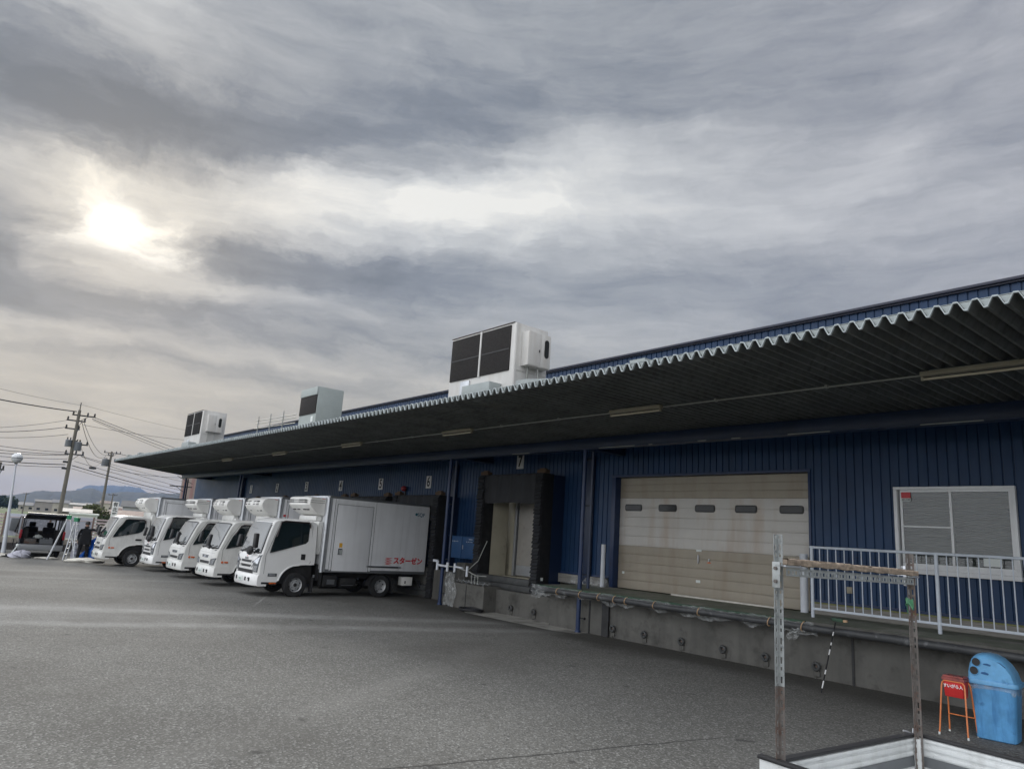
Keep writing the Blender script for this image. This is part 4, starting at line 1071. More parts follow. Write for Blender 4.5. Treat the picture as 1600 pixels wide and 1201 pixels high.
# ================================================================== REFRIGERATED TRUCKS
def interp(tab, z):
    if z <= tab[0][0]: return tab[0][1]
    for (a, ya), (c, yc) in zip(tab, tab[1:]):
        if a <= z <= c: return ya+(yc-ya)*(z-a)/(c-a)
    return tab[-1][1]
def make_truck(kind, ccol=M_white):
    """local frame: front bumper at y=0 facing -Y, ground z=0, +X is the side seen from the yard"""
    t = thing('refrigerated_truck', (0, 0, 0), '', 'truck', 'white refrigerated trucks backed up to the loading bays')
    elf = kind == 'a'
    HW = .85
    roofz = 2.16 if elf else 2.05
    belt = 1.18
    yr = 1.70
    if elf: front = [(.36, .05), (.6, .03), (.9, .03), (1.08, .05), (1.16, .07), (1.5, .155), (1.85, .255), (2.03, .325), (2.12, .43), (2.16, .62)]
    else: front = [(.36, .04), (.6, .02), (.85, .025), (1.02, .05), (1.13, .09), (1.45, .22), (1.75, .345), (1.93, .43), (2.01, .54), (2.05, .74)]
    def hw(z):
        return HW if z <= belt else HW-(z-belt)*.095
    def rnd_(s):      # front corner rounding: s in -1..1
        r = .19; a = abs(s)
        if a < 1-r: return .012*(a/(1-r))**2
        q = (a-(1-r))/r
        return .012+.105*(1-sqrt(max(0, 1-q*q*.97)))
    def crown(s, z):  # the roof falls away towards the sides
        k = max(0, (z-(roofz-.15))/.15)
        return -.05*k*max(0, abs(s)-.5)**2*4
    # silhouette (y, z): up the front, along the roof, down the back, round the wheel arch
    prof = [(interp(front, z), z) for z in (.40, .5, .6, .75, .9, 1.0, 1.08, 1.16, 1.3, 1.5, 1.7, 1.85, 1.95, 2.03 if elf else 2.0)]
    prof += [(y, z) for z, y in front[-2:]]
    prof += [(1.2, roofz+.012), (1.5, roofz), (1.63, roofz-.03), (yr-.01, roofz-.10), (yr, 1.6), (yr, 1.18), (yr, .90)]
    ac, az_, ar = 1.20, .335, .50
    arch = [(ac+ar*cos(radians(a)), az_+ar*sin(radians(a))) for a in range(90, 176, 9)]
    arch = [(1.45, .885), (1.25, .87)]+[(p[0]-.02, p[1]+.03) for p in arch[1:]]
    prof += arch
    prof += [(.62, .40)]
    S = [-1, -.985, -.95, -.9, -.84, -.77, -.7, -.55, -.3, 0, .3, .55, .7, .77, .84, .9, .95, .985, 1]
    b = MB(); vs = []; n = len(prof)
    for s in S:
        for i, (y, z) in enumerate(prof):
            yy = y + (rnd_(s) if i < 16 else rnd_(s)*max(0, 1-(y-.6)/.5) if (16 <= i < 19) else 0)
            vs.append((s*hw(z), yy, z+crown(s, z)))
    fs = [((k)*n+i, (k)*n+(i+1) % n, (k+1)*n+(i+1) % n, (k+1)*n+i) for k in range(len(S)-1) for i in range(n)]
    b.add(vs, fs)
    for s in (-1, 1):
        o = 0 if s < 0 else (len(S)-1)*n
        b.add([vs[o+i] for i in range(n)], [list(range(n))])
    cab = b.build('cab', ccol, t, smooth=32)
    XS_ = HW
    # ---- surface helpers
    def fp(s, z, off): return (s*(hw(z)), interp(front, z)+rnd_(s)-off, z+crown(s, z))
    def fpatch(bb, c, nu, nv, off, th):
        """c: four corners (s,z) bl, br, tr, tl on the front surface"""
        def f(u, v):
            s = (c[0][0]*(1-u)+c[1][0]*u)*(1-v)+(c[3][0]*(1-u)+c[2][0]*u)*v
            z = (c[0][1]*(1-u)+c[1][1]*u)*(1-v)+(c[3][1]*(1-u)+c[2][1]*u)*v
            return fp(s, z, off)
        def g(u, v): p = f(u, v); return (p[0], p[1]+th, p[2])
        bb.sheet(f, nu, nv); bb.sheet(g, nu, nv)
        for e0 in (lambda w: (w, 0), lambda w: (w, 1)): bb.sheet(lambda u, v: f(*e0(u)) if v == 0 else g(*e0(u)), nu, 1)
        for e1 in (lambda w: (0, w), lambda w: (1, w)): bb.sheet(lambda u, v: f(*e1(u)) if v == 0 else g(*e1(u)), nv, 1)
    def side(bb, poly, off=.004, th=.01, sgn=1, nsub=0):
        """flat polygon (y,z) laid on the side of the cab"""
        vs2 = [(sgn*(hw(z)+off), y, z) for y, z in poly]; vs3 = [(sgn*(hw(z)+off-th), y, z) for y, z in poly]; m_ = len(poly)
        bb.add(vs2+vs3, [list(range(m_)), [2*m_-1-i for i in range(m_)]]+[(i, m_+i, m_+(i+1) % m_, (i+1) % m_) for i in range(m_)])
    # ---- windscreen
    z0w, z1w = (1.19, 2.04) if elf else (1.17, 1.93)
    b = MB(); fpatch(b, [(-.955, z0w-.03), (.955, z0w-.03), (.965, z1w+.025), (-.965, z1w+.025)], 36, 8, .004, .01); wf = b.build('windscreen_frame', M_black, t, smooth=60)
    b = MB(); fpatch(b, [(-.925, z0w+.01), (.925, z0w+.01), (.94, z1w-.012), (-.94, z1w-.012)], 36, 8, .008, .01); b.build('windscreen', M_wglass, wf, smooth=60)
    b = MB()
    for s in (-.62, -.02, .5):
        p = [Vector(fp(s, z0w-.02, .02)), Vector(fp(s+.12, z0w+.02, .03)), Vector(fp(s+.42 if s < .3 else s+.36, z0w+.07, .022))]
        b.tube(p, .009, 6)
    for s in (-.62, -.02, .5): q = fp(s, z0w-.025, .012); b.box(q[0]-.025, q[0]+.025, q[1]-.02, q[1]+.02, q[2]-.02, q[2]+.02, .005)
    b.build('wiper', M_black, wf)
    # ---- side windows, door seam, handle, visor (both sides)
    for sg in (1, -1):
        if elf: win = [(.36, 1.205), (.42, 1.22), (1.37, 1.49), (1.44, 1.56), (1.46, 2.00), (1.42, 2.05), (.72, 2.05), (.61, 2.02), (.46, 1.60)]
        else: win = [(.37, 1.17), (1.32, 1.385), (1.43, 1.46), (1.50, 1.60), (1.50, 1.84), (1.45, 1.89), (.86, 1.89), (.77, 1.865), (.55, 1.55)]
        d = MB(); side(d, [(p[0]+(.0 if p[0] > 1 else -.02), p[1]) for p in win], .003, .01, sg)
        dw = [(1.03*(p[0]-1.0)+1.0, 1.04*(p[1]-1.65)+1.65) for p in win]
        b = MB(); side(b, dw, .0025, .01, sg); fr = b.build('side_window_frame', M_black, t, smooth=0)
        b = MB(); side(b, win, .006, .008, sg); b.build('side_window', M_glass, fr, smooth=0)
        b = MB()
        top = [p for p in dw if p[1] > (1.95 if elf else 1.80)]; top = sorted(top, key=lambda p: p[0])
        path = [(sg*(hw(z)+.018), y, z+.015) for y, z in [(dw[8][0]+.05, dw[8][1]+.02)]+top+[(top[-1][0]+.01, top[-1][1]-.10)]]
        b.tube(path, .017, 6); b.build('window_visor', mat('brown_visor', (.05, .035, .035), .2), t)
        yb = .24 if elf else .27
        b = MB()
        seam = [(yb+.0, .62 if elf else .80), (yb, 1.12), (.40 if elf else .48, 1.55), (.58 if elf else .76, roofz-.09), (1.50, roofz-.09), (1.56, roofz-.2), (1.57, .96), (1.53, .92)]
        b.tube([(sg*(hw(z)+.0005), y, z) for y, z in seam], .0045, 4); b.build('door_seam', M_black, t, smooth=0)
        b = MB()
        if elf: b.box(sg*(HW-.005)-.006, sg*(HW-.005)+.012, 1.27, 1.40, 1.03, 1.19, .01)
        else: b.prism(rrect(1.22, 1.46, 1.06, 1.13, .03), sg*HW-.008, sg*HW+.007, 'X')
        b.build('door_handle', M_black, t)
        # wheel-arch flare
        b = MB(); pth = [(sg*(HW+.004), p[0], p[1]) for p in [(1.62, .905), (1.30, .905)]+[(ac+(ar+.035)*cos(radians(a)), az_+(ar+.035)*sin(radians(a))) for a in range(88, 172, 8)]]
        b.tube(pth, .022, 6); b.build('arch_flare', ccol, t)
        b = MB()
        if elf: b.box(sg*HW-.005, sg*HW+.010, .36, .62, .555, .64, .006)
        else: b.lathe([(.0005, .014), (.035, .012), (.038, 0)], (sg*HW if sg > 0 else -HW-.014, .30, .74), 'X', 12); b.box(sg*HW-.002, sg*HW+.012, .36, .48, .715, .765, .006)
        b.build('side_marker', M_lampdk if elf else M_orange, t)
        b = MB(); b.box(sg*(HW-.05)-.02, sg*(HW-.05)+.06, .20, .66, .345, .40, .006); sk = b.build('side_skirt', M_black, t)
        if elf:
            b = MB(); b.box(sg*HW+.005, sg*HW+.014, .42, .62, .355, .39, .003); b.build('reflector', M_orange, sk)
            b = MB(); b.box(sg*HW+.005, sg*HW+.016, .40, .58, .575, .62, .003); b.build('marker_lens', M_lamp, t)
    # inner arch + floor so that nothing shows through
    b = MB(); b.box(-.74, .74, .12, 1.68, .36, .86, .01); b.build('cab_underside', M_chassis, t)
    # ---- front face
    if elf:
        b = MB()
        for z in (.925, .80): fpatch(b, [(-.40, z-.035), (.40, z-.035), (.47, z+.03), (-.47, z+.03)], 12, 1, .006, .02)
        for sg in (-1, 1):
            for z in (.905, .785): fpatch(b, [(sg*.50, z-.03), (sg*.56, z-.01), (sg*.60, z+.045), (sg*.54, z+.03)], 2, 1, .006, .02)
        fpatch(b, [(-.70, .605), (.70, .605), (.62, .70), (-.62, .70)], 16, 2, .008, .02)
        b.build('grille', M_black, t, smooth=0)
        for sg in (-1, 1):
            b = MB(); fpatch(b, [(sg*.66, .66), (sg*.95, .65), (sg*.995, 1.13), (sg*.62, .93)], 8, 6, .010, .03); hl = b.build('headlight', M_lampdk, t, smooth=60)
            b = MB(); fpatch(b, [(sg*.69, .68), (sg*.92, .67), (sg*.94, .82), (sg*.67, .83)], 5, 4, .016, .02); fpatch(b, [(sg*.67, .88), (sg*.94, .88), (sg*.975, 1.07), (sg*.69, .95)], 5, 4, .016, .02); b.build('lamp_lens', M_lamp, hl, smooth=60)
        q = fp(0, 1.10, .004)
        b = MB()
        zc = 1.105; 
        fpatch(b, [(-.012, zc-.055), (.012, zc-.055), (.006, zc+.05), (-.006, zc+.05)], 1, 1, .006, .004)
        fpatch(b, [(-.055, zc-.06), (.055, zc-.06), (.012, zc-.035), (-.012, zc-.035)], 1, 1, .006, .004)
        b.build('emblem', M_pinkred, t, smooth=0)
        text('ISUZU', .075, facing((0, interp(front, 1.0)-.012, .995), (0, -1, .1), (1, 0, 0)), M_lampdk, 'maker_lettering', t, .002, .002, sx=1.25)
        b = MB()
        for sg in (-1, 1): fpatch(b, [(sg*.76, 1.105), (sg*.93, 1.105), (sg*.93, 1.15), (sg*.76, 1.15)], 3, 1, .022, .02)
        b.build_split('blinker_pod', ccol, t)
    else:
        b = MB(); fpatch(b, [(-.50, .665), (.50, .665), (.54, .745), (-.54, .745)], 12, 1, .007, .02); b.build('grille', M_black, t, smooth=0)
        b = MB(); fpatch(b, [(-.30, .845), (.30, .845), (.36, .925), (-.36, .925)], 12, 1, .007, .02); gb = b.build('grille_badge_bar', M_lampdk, t, smooth=0)
        b = MB(); fpatch(b, [(-.06, .85), (.06, .85), (.015, .94), (-.015, .94)], 2, 1, .014, .01); b.build('emblem', M_lamp, gb, smooth=0)
        for sg in (-1, 1):
            b = MB(); fpatch(b, [(sg*.60, .64), (sg*.95, .64), (sg*.995, .86), (sg*.66, .81)], 8, 5, .010, .03); hl = b.build('headlight', M_lampdk, t, smooth=60)
            b = MB(); fpatch(b, [(sg*.64, .66), (sg*.92, .66), (sg*.97, .83), (sg*.70, .79)], 6, 4, .017, .02); b.build('lamp_lens', M_lamp, hl, smooth=60)
        b = MB(); fpatch(b, [(-.9, 1.0), (.9, 1.0), (.9, 1.004), (-.9, 1.004)], 30, 1, .0015, .002); b.build('panel_seam', M_black, t, smooth=0)
        b = MB()
        for sg in (-1, 1): fpatch(b, [(sg*.80, 1.08), (sg*.92, 1.09), (sg*.92, 1.115), (sg*.80, 1.105)], 2, 1, .012, .012)
        b.build('vent_slot', M_lampdk, t)
    # ---- bumper
    b = MB(); bp = [(-.035, .30), (-.05, .36), (-.045, .54), (-.02, .585), (.10, .59), (.10, .29), (-.01, .285)]
    vs = []; S2 = [-1, -.97, -.9, -.8, -.65, -.4, 0, .4, .65, .8, .9, .97, 1]; m_ = len(bp)
    for s in S2:
        a = abs(s); ro = .03*a*a+(.10*(max(0, a-.6)/.4)**2)
        for y, z in bp: vs.append((s*.855, y+ro+(.12 if y > .05 else 0)*(a > .9), z))
    b.add(vs, [(k*m_+i, k*m_+(i+1) % m_, (k+1)*m_+(i+1) % m_, (k+1)*m_+i) for k in range(len(S2)-1) for i in range(m_)]+[list(range(m_))[::-1], [(len(S2)-1)*m_+i for i in range(m_)]])
    bu = b.build('bumper', ccol, t, smooth=40)
    b = MB()
    for s in (-.46, .33, .62, -.75): b.box(s*.855-.045, s*.855+.045, -.058+.03*s*s+.10*(max(0, abs(s)-.6)/.4)**2, .05, .40, .50, .004)
    b.box(.62*.855-.10, .62*.855-.06, -.052+.01, .05, .46, .49)
    b.build('bumper_opening', M_black, bu)
    b = MB(); b.box(-.24, .09, -.062, -.048, .375, .515, .004); pl_ = b.build('number_plate', M_plate, bu)
    text('29-53' if elf else '41-07', .085, facing((-.06, -.0635, .425), (0, -1, 0), (1, 0, 0)), M_green, 'plate_digits', pl_, .0005, .001)
    # ---- mirrors
    b = MB()
    x = HW-.14
    if elf:
        b.tube([(x, .12, 1.14), (x-.01, -.02, 1.19), (x, -.04, 1.30), (x, -.03, 1.68)], .012, 6)
        st_ = b.build('mirror_stay', M_black, t)
        b = MB(); b.box(x-.04, x+.15, -.12, -.01, 1.30, 1.70, .035); b.build('mirror', M_black, st_)
        b = MB(); b.lathe([(.0005, -.14), (.10, -.13), (.13, -.07), (.11, -.01), (.0005, .01)], (x-.34, .02, 1.22), 'Y', 14); b.build('round_mirror', M_black, st_)
    else:
        b.tube([(x, .20, 1.14), (x+.02, -.04, 1.17), (x+.02, -.10, 1.26)], .013, 6); b.tube([(x-.25, .12, 1.12), (x-.22, .0, 1.15)], .012, 6); b.tube([(x, .18, 1.12), (x-.25, .13, 1.12)], .01, 5)
        st_ = b.build('mirror_stay', M_black, t)
        b = MB(); b.obox((x+.0, -.14, 1.40), (.21, .10, .36), Matrix.Rotation(radians(-8), 3, 'X'), .045); b.build('mirror', M_black, st_)
        b = MB(); b.lathe([(.0005, -.10), (.06, -.09), (.075, -.05), (.0005, -.02)], (x-.24, .03, 1.19), 'Y', 12); b.build('round_mirror', M_black, st_)
    b = MB(); b.obox((-HW-.10, .10, 1.45), (.16, .09, .34), Matrix.Rotation(radians(-8), 3, 'X'), .03); b.tube([(-HW+.02, .42, 1.25), (-HW-.10, .12, 1.35)], .012, 6); b.build('far_mirror', M_black, t)
    # ---- wheels
    def wheel(cx, cy, rear, sg):
        w = MB()
        r = .335
        prof_ = [(r*.58, -.095), (r*.80, -.10), (r*.94, -.095), (r, -.07), (r, .07), (r*.94, .095), (r*.80, .10), (r*.58, .095)]
        w.lathe([(p, q*sg) for p, q in prof_], (cx, cy, r), 'X', 40, caps=False)
        wt = w.build('wheel', M_rubber, t, smooth=40)
        w = MB(); dish = -.035 if rear else .055
        pr = [(r*.60, .095), (r*.615, .075), (r*.53, .05), (r*.50, dish*.3), (r*.42, dish), (r*.22, dish), (r*.20, dish+.012), (r*.20, dish+.02 if not rear else dish+.06), (.0005, dish+.03 if not rear else dish+.065)]
        w.lathe([(p, q*sg) for p, q in pr], (cx, cy, r), 'X', 40, caps=False); w.build('rim', M_rim, wt, smooth=40)
        w = MB()
        for k in range(6):
            a = 2*pi*k/6+.3; yy = cy+r*.46*cos(a); zz = r+r*.46*sin(a)
            w.lathe([(.0005, .003), (.026, .003), (.026, -.01)], (cx+sg*(dish*.55+.012), yy, zz), 'X', 10)
        w.build('hand_hole', M_black, wt)
        w = MB()
        for k in range(5):
            a = 2*pi*k/5; w.lathe([(.0005, .022), (.012, .02), (.013, 0)] if sg > 0 else [(.0005, -.022), (.012, -.02), (.013, 0)], (cx+sg*dish, cy+r*.31*cos(a), r+r*.31*sin(a)), 'X', 6)
        w.build('wheel_nut', M_aludk, wt)
        w = MB(); w.lathe([(.0005, (dish+.034)*sg), (.05, (dish+.03)*sg), (.055, dish*sg)], (cx, cy, r), 'X', 16); w.build('hub', M_chassis, wt)
    for sg in (1, -1): wheel(sg*.76, 1.20, False, sg); wheel(sg*.80, 3.92, True, sg)
    # ---- chassis
    b = MB()
    for sg in (-1, 1): b.box(sg*.38-.03, sg*.38+.03, .9, 5.35, .52, .70)
    for y in (1.9, 2.8, 3.6, 4.5, 5.3): b.box(-.38, .38, y-.03, y+.03, .54, .68)
    b.tube([(-.8, 3.92, .335), (.8, 3.92, .335)], .06, 10); b.tube([(-.7, 1.2, .335), (.7, 1.2, .335)], .045, 10)
    b.lathe([(.02, -.15), (.14, -.08), (.16, 0), (.14, .08), (.02, .15)], (0, 3.92, .335), 'X', 14)
    b.box(-.7, .7, 1.85, 1.93, .45, .92); b.box(.30, .80, 1.92, 2.0, .30, .86)
    b.build('chassis', M_chassis, t)
    b = MB(); b.box(.45, .80, 2.05, 2.50, .30, .62, .02); b.build('battery_box', M_chassis, t); b = MB(); b.box(.42, .79, 2.62, 3.15, .28, .55, .05); b.build('fuel_tank', M_chassis, t); b = MB(); b.tube([(.3, 2.2, .25), (.3, 3.4, .25)], .05, 8); b.build('exhaust_pipe', M_chassis, t); b = MB(); b.box(-.8, -.45, 2.1, 3.0, .28, .62, .03); b.build('air_tank', M_chassis, t)
    b = MB(); b.box(.801, .81, 2.18, 2.42, .36, .50); b.box(.55, .83, 2.66, 3.04, .335, .345); b.box(.79, .80, 1.96, 1.99, .34, .8); b.build_split('chassis_plate', M_aludk, t)
    b = MB(); b.box(.795, .83, 1.72, 1.76, .55, .62); b.build('hose_bracket', M_alu, t)
    b = MB()
    for sg in (-1, 1):
        b.box(sg*.80-.12, sg*.80+.12, 4.34, 4.36, .14, .58); b.box(sg*.80-.12, sg*.80+.12, 1.68, 1.70, .14, .55)
        b.sheet(lambda u, v: (sg*.80-.13+.26*v, 3.92+.40*cos(pi*u), .335+.36*sin(pi*u)), 14, 1, .012)
    b.build_split('mudguard', M_chassis, t)
    b = MB(); b.box(.60, .86, 4.72, 5.08, .36, .62, .01); eb = b.build('equipment_box', M_boxwhite, t); b = MB(); b.box(.861, .866, 4.80, 4.84, .42, .50); b.build('latch', M_black, eb)
    b = MB(); b.box(-.8, .8, 5.38, 5.44, .38, .50, .01); b.tube([(.75, 5.3, .5), (.78, 5.42, .3)], .02, 6); b.build('rear_underrun_bar', M_chassis, t)
    # ---- insulated body
    BW = .90; y0, y1, zb0, zt0 = 1.88, 5.48, .72, 2.89
    b = MB(); b.box(-BW, BW, y0+.03, y1, zb0+.06, zt0, .012); body = b.build('cargo_body', M_box, t)
    b = MB(); b.box(-BW-.006, BW+.006, y0+.06, y1+.01, zt0-.045, zt0+.03, .008); b.build('roof_rail', M_aludk, body)
    b = MB(); b.box(-BW-.006, BW+.006, y0+.10, y1+.01, zb0-.01, zb0+.075, .006); b.build('floor_rail', M_aludk, body)
    b = MB()
    for sg in (-1, 1): b.tube([(sg*(BW-.035), y0+.045, zb0-.02), (sg*(BW-.035), y0+.045, zt0-.02)], .06, 14); b.box(sg*BW-.012, sg*BW+.012, y0+.09, y0+.14, zb0, zt0-.04, .004)
    b.box(-BW+.03, BW-.03, y0, y0+.04, zt0-.06, zt0+.01, .01)
    b.build('corner_post', M_alu, body)
    X = BW
    b = MB(); b.box(X+.001, X+.006, 2.14, 2.20, zb0+.04, zt0-.10); b.box(X+.001, X+.006, 3.44, 3.50, zb0+.04, zt0-.06); b.box(X+.001, X+.006, 2.14, 3.44, zt0-.19, zt0-.13)
    dfr = b.build('door_frame', M_alu if False else M_box, body, smooth=0)
    b = MB(); b.box(X+.0012, X+.010, 2.225, 3.415, zb0+.03, zt0-.22, .004); sd = b.build('side_door', M_box, body)
    b = MB()
    for ya, yb_, za_, zb_ in ((2.207, 2.219, zb0+.03, zt0-.2), (3.421, 3.433, zb0+.03, zt0-.2), (2.207, 3.433, zt0-.213, zt0-.203), (2.125, 2.135, zb0+.04, zt0-.06), (3.51, 3.516, zb0+.08, zt0-.05)):
        b.box(X+.0005, X+.004, ya, yb_, za_, zb_)
    b.build('door_gasket', M_black, body, smooth=0)
    b = MB(); b.box(X+.011, X+.03, 2.37, 2.50, 1.22, 1.40, .004); hh = b.build('door_latch', M_lampdk, sd)
    b = MB()
    for q in (2.40, 2.44, 2.47): b.box(X+.0305, X+.036, q, q+.012, 1.23, 1.37)
    b.build('latch_bars', M_plate, hh)
    b = MB(); b.box(X+.0105, X+.014, 2.39, 2.49, 1.43, 1.56); b.build('amber_sticker', M_yellow, sd)
    b = MB(); b.box(X+.001, X+.02, 3.36, 4.58, .875, .94, .004); vb = b.build('side_vent', M_alu, body)
    b = MB(); b.box(X+.021, X+.024, 3.40, 4.48, .893, .922); b.build('vent_slot', M_black, vb)
    # markings on the side
    text('スターゼン', .215, facing((X+.002, 4.83, 1.10), (1, 0, 0), (0, 1, 0)), M_red, 'side_lettering', body, .0015, .010, sx=1.0)
    b = MB()      # three swept bars before the name
    for k in range(3):
        z = 1.19-.075*k
        b.prism([(3.98, z), (4.27, z), (4.20, z-.025), (4.12, z-.03), (4.24, z-.065), (3.98, z-.06), (4.07, z-.028)], X+.001, X+.003, 'X')
    b.build('side_emblem', M_pinkred, body, smooth=0)
    text('SQF', .16, facing((X+.002, 5.17, 2.57), (1, .0, 0), (0, 1, 0)), M_tealink, 'corner_lettering', body, .0015, .002)
    b = MB(); b.lathe([(.0005, .004), (.045, .004), (.045, .001)], (X, 4.99, 2.58), 'X', 16); b.build('corner_emblem', M_tealink, body)
    b = MB(); b.box(-BW+.03, BW-.03, y1+.012, y1+.03, zb0+.1, zt0-.08, .004); b.build('rear_doors', M_box, body)
    # ---- refrigeration unit over the cab
    w2 = .74
    if elf: pr = [(y0, 2.84), (1.42, 2.85), (1.34, 2.82), (1.315, 2.74), (1.32, 2.60), (1.42, 2.50), (1.60, 2.38), (1.80, 2.31), (y0, 2.30)]
    else: pr = [(y0, 2.84), (1.50, 2.845), (1.36, 2.80), (1.28, 2.70), (1.26, 2.58), (1.32, 2.48), (1.52, 2.32), (1.62, 2.26), (y0, 2.25)]
    b = MB(); S3 = [-1, -.985, -.95, -.88, -.6, 0, .6, .88, .95, .985, 1]; vs = []; m_ = len(pr)
    for s in S3:
        a = abs(s); k = 0 if a < .6 else (a-.6)/.4
        for y, z in pr:
            vs.append((s*w2, y+(y0-y)*.16*k**3, z-(z-2.6)*.05*k**3))
    b.add(vs, [(k*m_+i, k*m_+(i+1) % m_, (k+1)*m_+(i+1) % m_, (k+1)*m_+i) for k in range(len(S3)-1) for i in range(m_)]+[list(range(m_))[::-1], [(len(S3)-1)*m_+i for i in range(m_)]])
    b.m = 1
    if elf:
        for z in (2.74, 2.68):
            b.box(-w2*.9, w2*.9, 1.298, 1.33, z-.009, z+.009)
            b.box(w2-.02, w2+.003, 1.40, 1.86, z-.004, z+.004)
            for x_ in (-.45, -.3, .18, .30, .40, .55): b.box(x_-.045, x_+.045, 1.296, 1.33, z-.016, z+.016)
        for x_ in (-.42, -.12, .30, .52): b.obox((x_, 1.445, 2.465), (.17, .03, .025), Matrix.Rotation(radians(-30), 3, 'X'))
    else:
        for x_ in (-.48, -.2, .25, .5):
            b.box(x_-.09, x_+.09, 1.258, 1.30, 2.60, 2.625); b.obox((x_, 1.30, 2.715), (.20, .04, .025), Matrix.Rotation(radians(30), 3, 'X')); b.box(x_-.07, x_+.07, 1.262, 1.30, 2.66, 2.672)
        for x_ in (.30, .55, -.3): b.obox((x_, 1.41, 2.42), (.15, .03, .025), Matrix.Rotation(radians(-40), 3, 'X'))
    ru = b.build('refrigeration_unit', [M_boxwhite, M_black], t, smooth=35)
    b = MB(); b.box(w2-.01, w2+.003, 1.76, 1.86, 2.80, 2.815); b.build('red_tag', M_red, ru)
    b = MB(); b.box(-.6, .6, 1.70, y0, 2.16 if elf else 2.06, 2.30, .02); b.box(-.75, .75, 1.74, y0, 1.2, 2.15, .02); b.build('rear_fairing', M_white2, t)
    return t
TA = make_truck('a'); TB_ = make_truck('b', M_white2)
trucks = [
 (TA, -20.85, 7.68, 'nearest white refrigerated truck, its side with red lettering in full view'),
 (TB_, -24.25, 7.60, 'second nearest white refrigerated truck, with a dark front badge bar'),
 (None, -27.5, 7.55, 'middle white refrigerated truck of the row, with a large black mirror'),
 (None, -30.85, 7.45, 'fourth white refrigerated truck from the camera, with stacked headlights and striped cooler'),
 (None, -34.15, 6.35, 'farthest white refrigerated truck, parked forward of the row beside the person'),
]
for i, (tt, x, y, lb) in enumerate(trucks):
    if i == 2 or i == 4: tt = copy_tree(TB_)
    if i == 3: tt = copy_tree(TA)
    tt.location = (x, y, gz(x)); tt['label'] = lb
    if i in (1, 2, 3, 4):
        body = [c for c in tt.children if c.name.startswith('cargo_body')][0]
        if i in (1, 2):
            pass
b = MB(); b.box(.901, .905, 2.05, 2.56, 2.27, 2.34); b.build('red_stripe', M_red, TB_)


# ================================================================== SMALL FLATBED IN THE FOREGROUND
kt = thing('flatbed_truck', (-2.08, 5.24, 0), 'empty white cargo bed of a small flatbed truck in the near right corner', 'truck', rz=radians(-4.6))
LB, WBD, ZG, ZF = 1.94, 1.46, .95, .665
def gate(name, ax, a0, a1, off, inner, parent=kt):
    """drop side running along 'x' or 'y'; inner = +1/-1 direction of the inside"""
    def bb(b, u0, u1, v0, v1, z0, z1, bev=0.0):
        if ax == 'x': b.box(u0, u1, v0, v1, z0, z1, bev)
        else: b.box(v0, v1, u0, u1, z0, z1, bev)
    b = MB(); t0, t1 = sorted((off, off-inner*.028)); bb(b, a0, a1, t0, t1, ZF+.02, ZG-.012, .003)
    for z0, z1 in ((ZG-.034, ZG-.016), (ZG-.075, ZG-.050), (ZG-.112, ZG-.090)):
        p0, p1 = sorted((off, off+inner*.008)); bb(b, a0+.01, a1-.01, p0, p1, z0, z1, .002)
    p0, p1 = sorted((off, off+inner*.014)); bb(b, a0+.01, a1-.01, p0, p1, ZF+.03, ZF+.10, .004)
    g = b.build(name, M_bed, parent)
    b = MB(); p0, p1 = sorted((off+inner*.012, off-inner*.036)); bb(b, a0-.01, a1+.01, p0, p1, ZG-.0115, ZG+.008, .006); b.build('rubber_edge', M_black, g)
    b = MB(); p0, p1 = sorted((off+inner*.0005, off+inner*.0035)); bb(b, a0+.012, a1-.012, p0, p1, ZF+.105, ZF+.165); b.build('grey_strip', M_aludk, g)
    return g
gate('tail_gate', 'y', -WBD+.03, -.03, 0.0, 1)
gate('side_gate', 'x', .03, LB, 0.0, -1)
gate('side_gate', 'x', -.10, LB, -WBD, 1)
b = MB(); b.box(0, LB, -WBD, 0, ZF-.04, ZF, .004); 
for k in range(9): b.box(.1+k*.2, .16+k*.2, -WBD+.05, -.05, ZF+.0005, ZF+.006)
b.build('bed_floor', M_bed, kt)
b = MB(); b.box(-.02, .04, -.045, .02, ZF-.05, ZG-.02, .006); b.box(-.02, .04, -WBD-.02, -WBD+.045, ZF-.05, ZG-.02, .006); b.build_split('corner_pillar', M_bed, kt)
b = MB(); b.tube([(-.01, -.03, ZG+.0), (-.025, -.06, ZG+.015), (-.04, -.085, ZG+.02)], .006, 6); b.tube([(-.012, -.02, ZG), (-.01, -.015, ZG+.035)], .005, 6); b.build('gate_latch', M_alu, kt)
b = MB()
for y in (-.35, -1.1): b.box(.05, 2.6, y-.03, y+.03, .40, .52)
b.box(.1, LB, -WBD+.05, -.05, .52, ZF-.045); b.tube([(.55, -.15, .27), (.55, -1.31, .27)], .04, 8)
b.build('chassis', M_chassis, kt)
for y in (-.12, -1.34):
    b = MB(); b.lathe([(.15, -.07), (.24, -.075), (.27, -.05), (.27, .05), (.24, .075), (.15, .07)], (.55, y, .27), 'Y', 28, caps=False); w = b.build('wheel', M_rubber, kt)
    b = MB(); b.lathe([(.155, -.06), (.14, -.02), (.05, .0), (.0005, .0)], (.55, y, .27), 'Y', 24, caps=False); b.lathe([(.155, .06), (.14, .02), (.05, .001), (.0005, .001)], (.55, y, .27), 'Y', 24, caps=False); b.build('rim', M_rim, w)
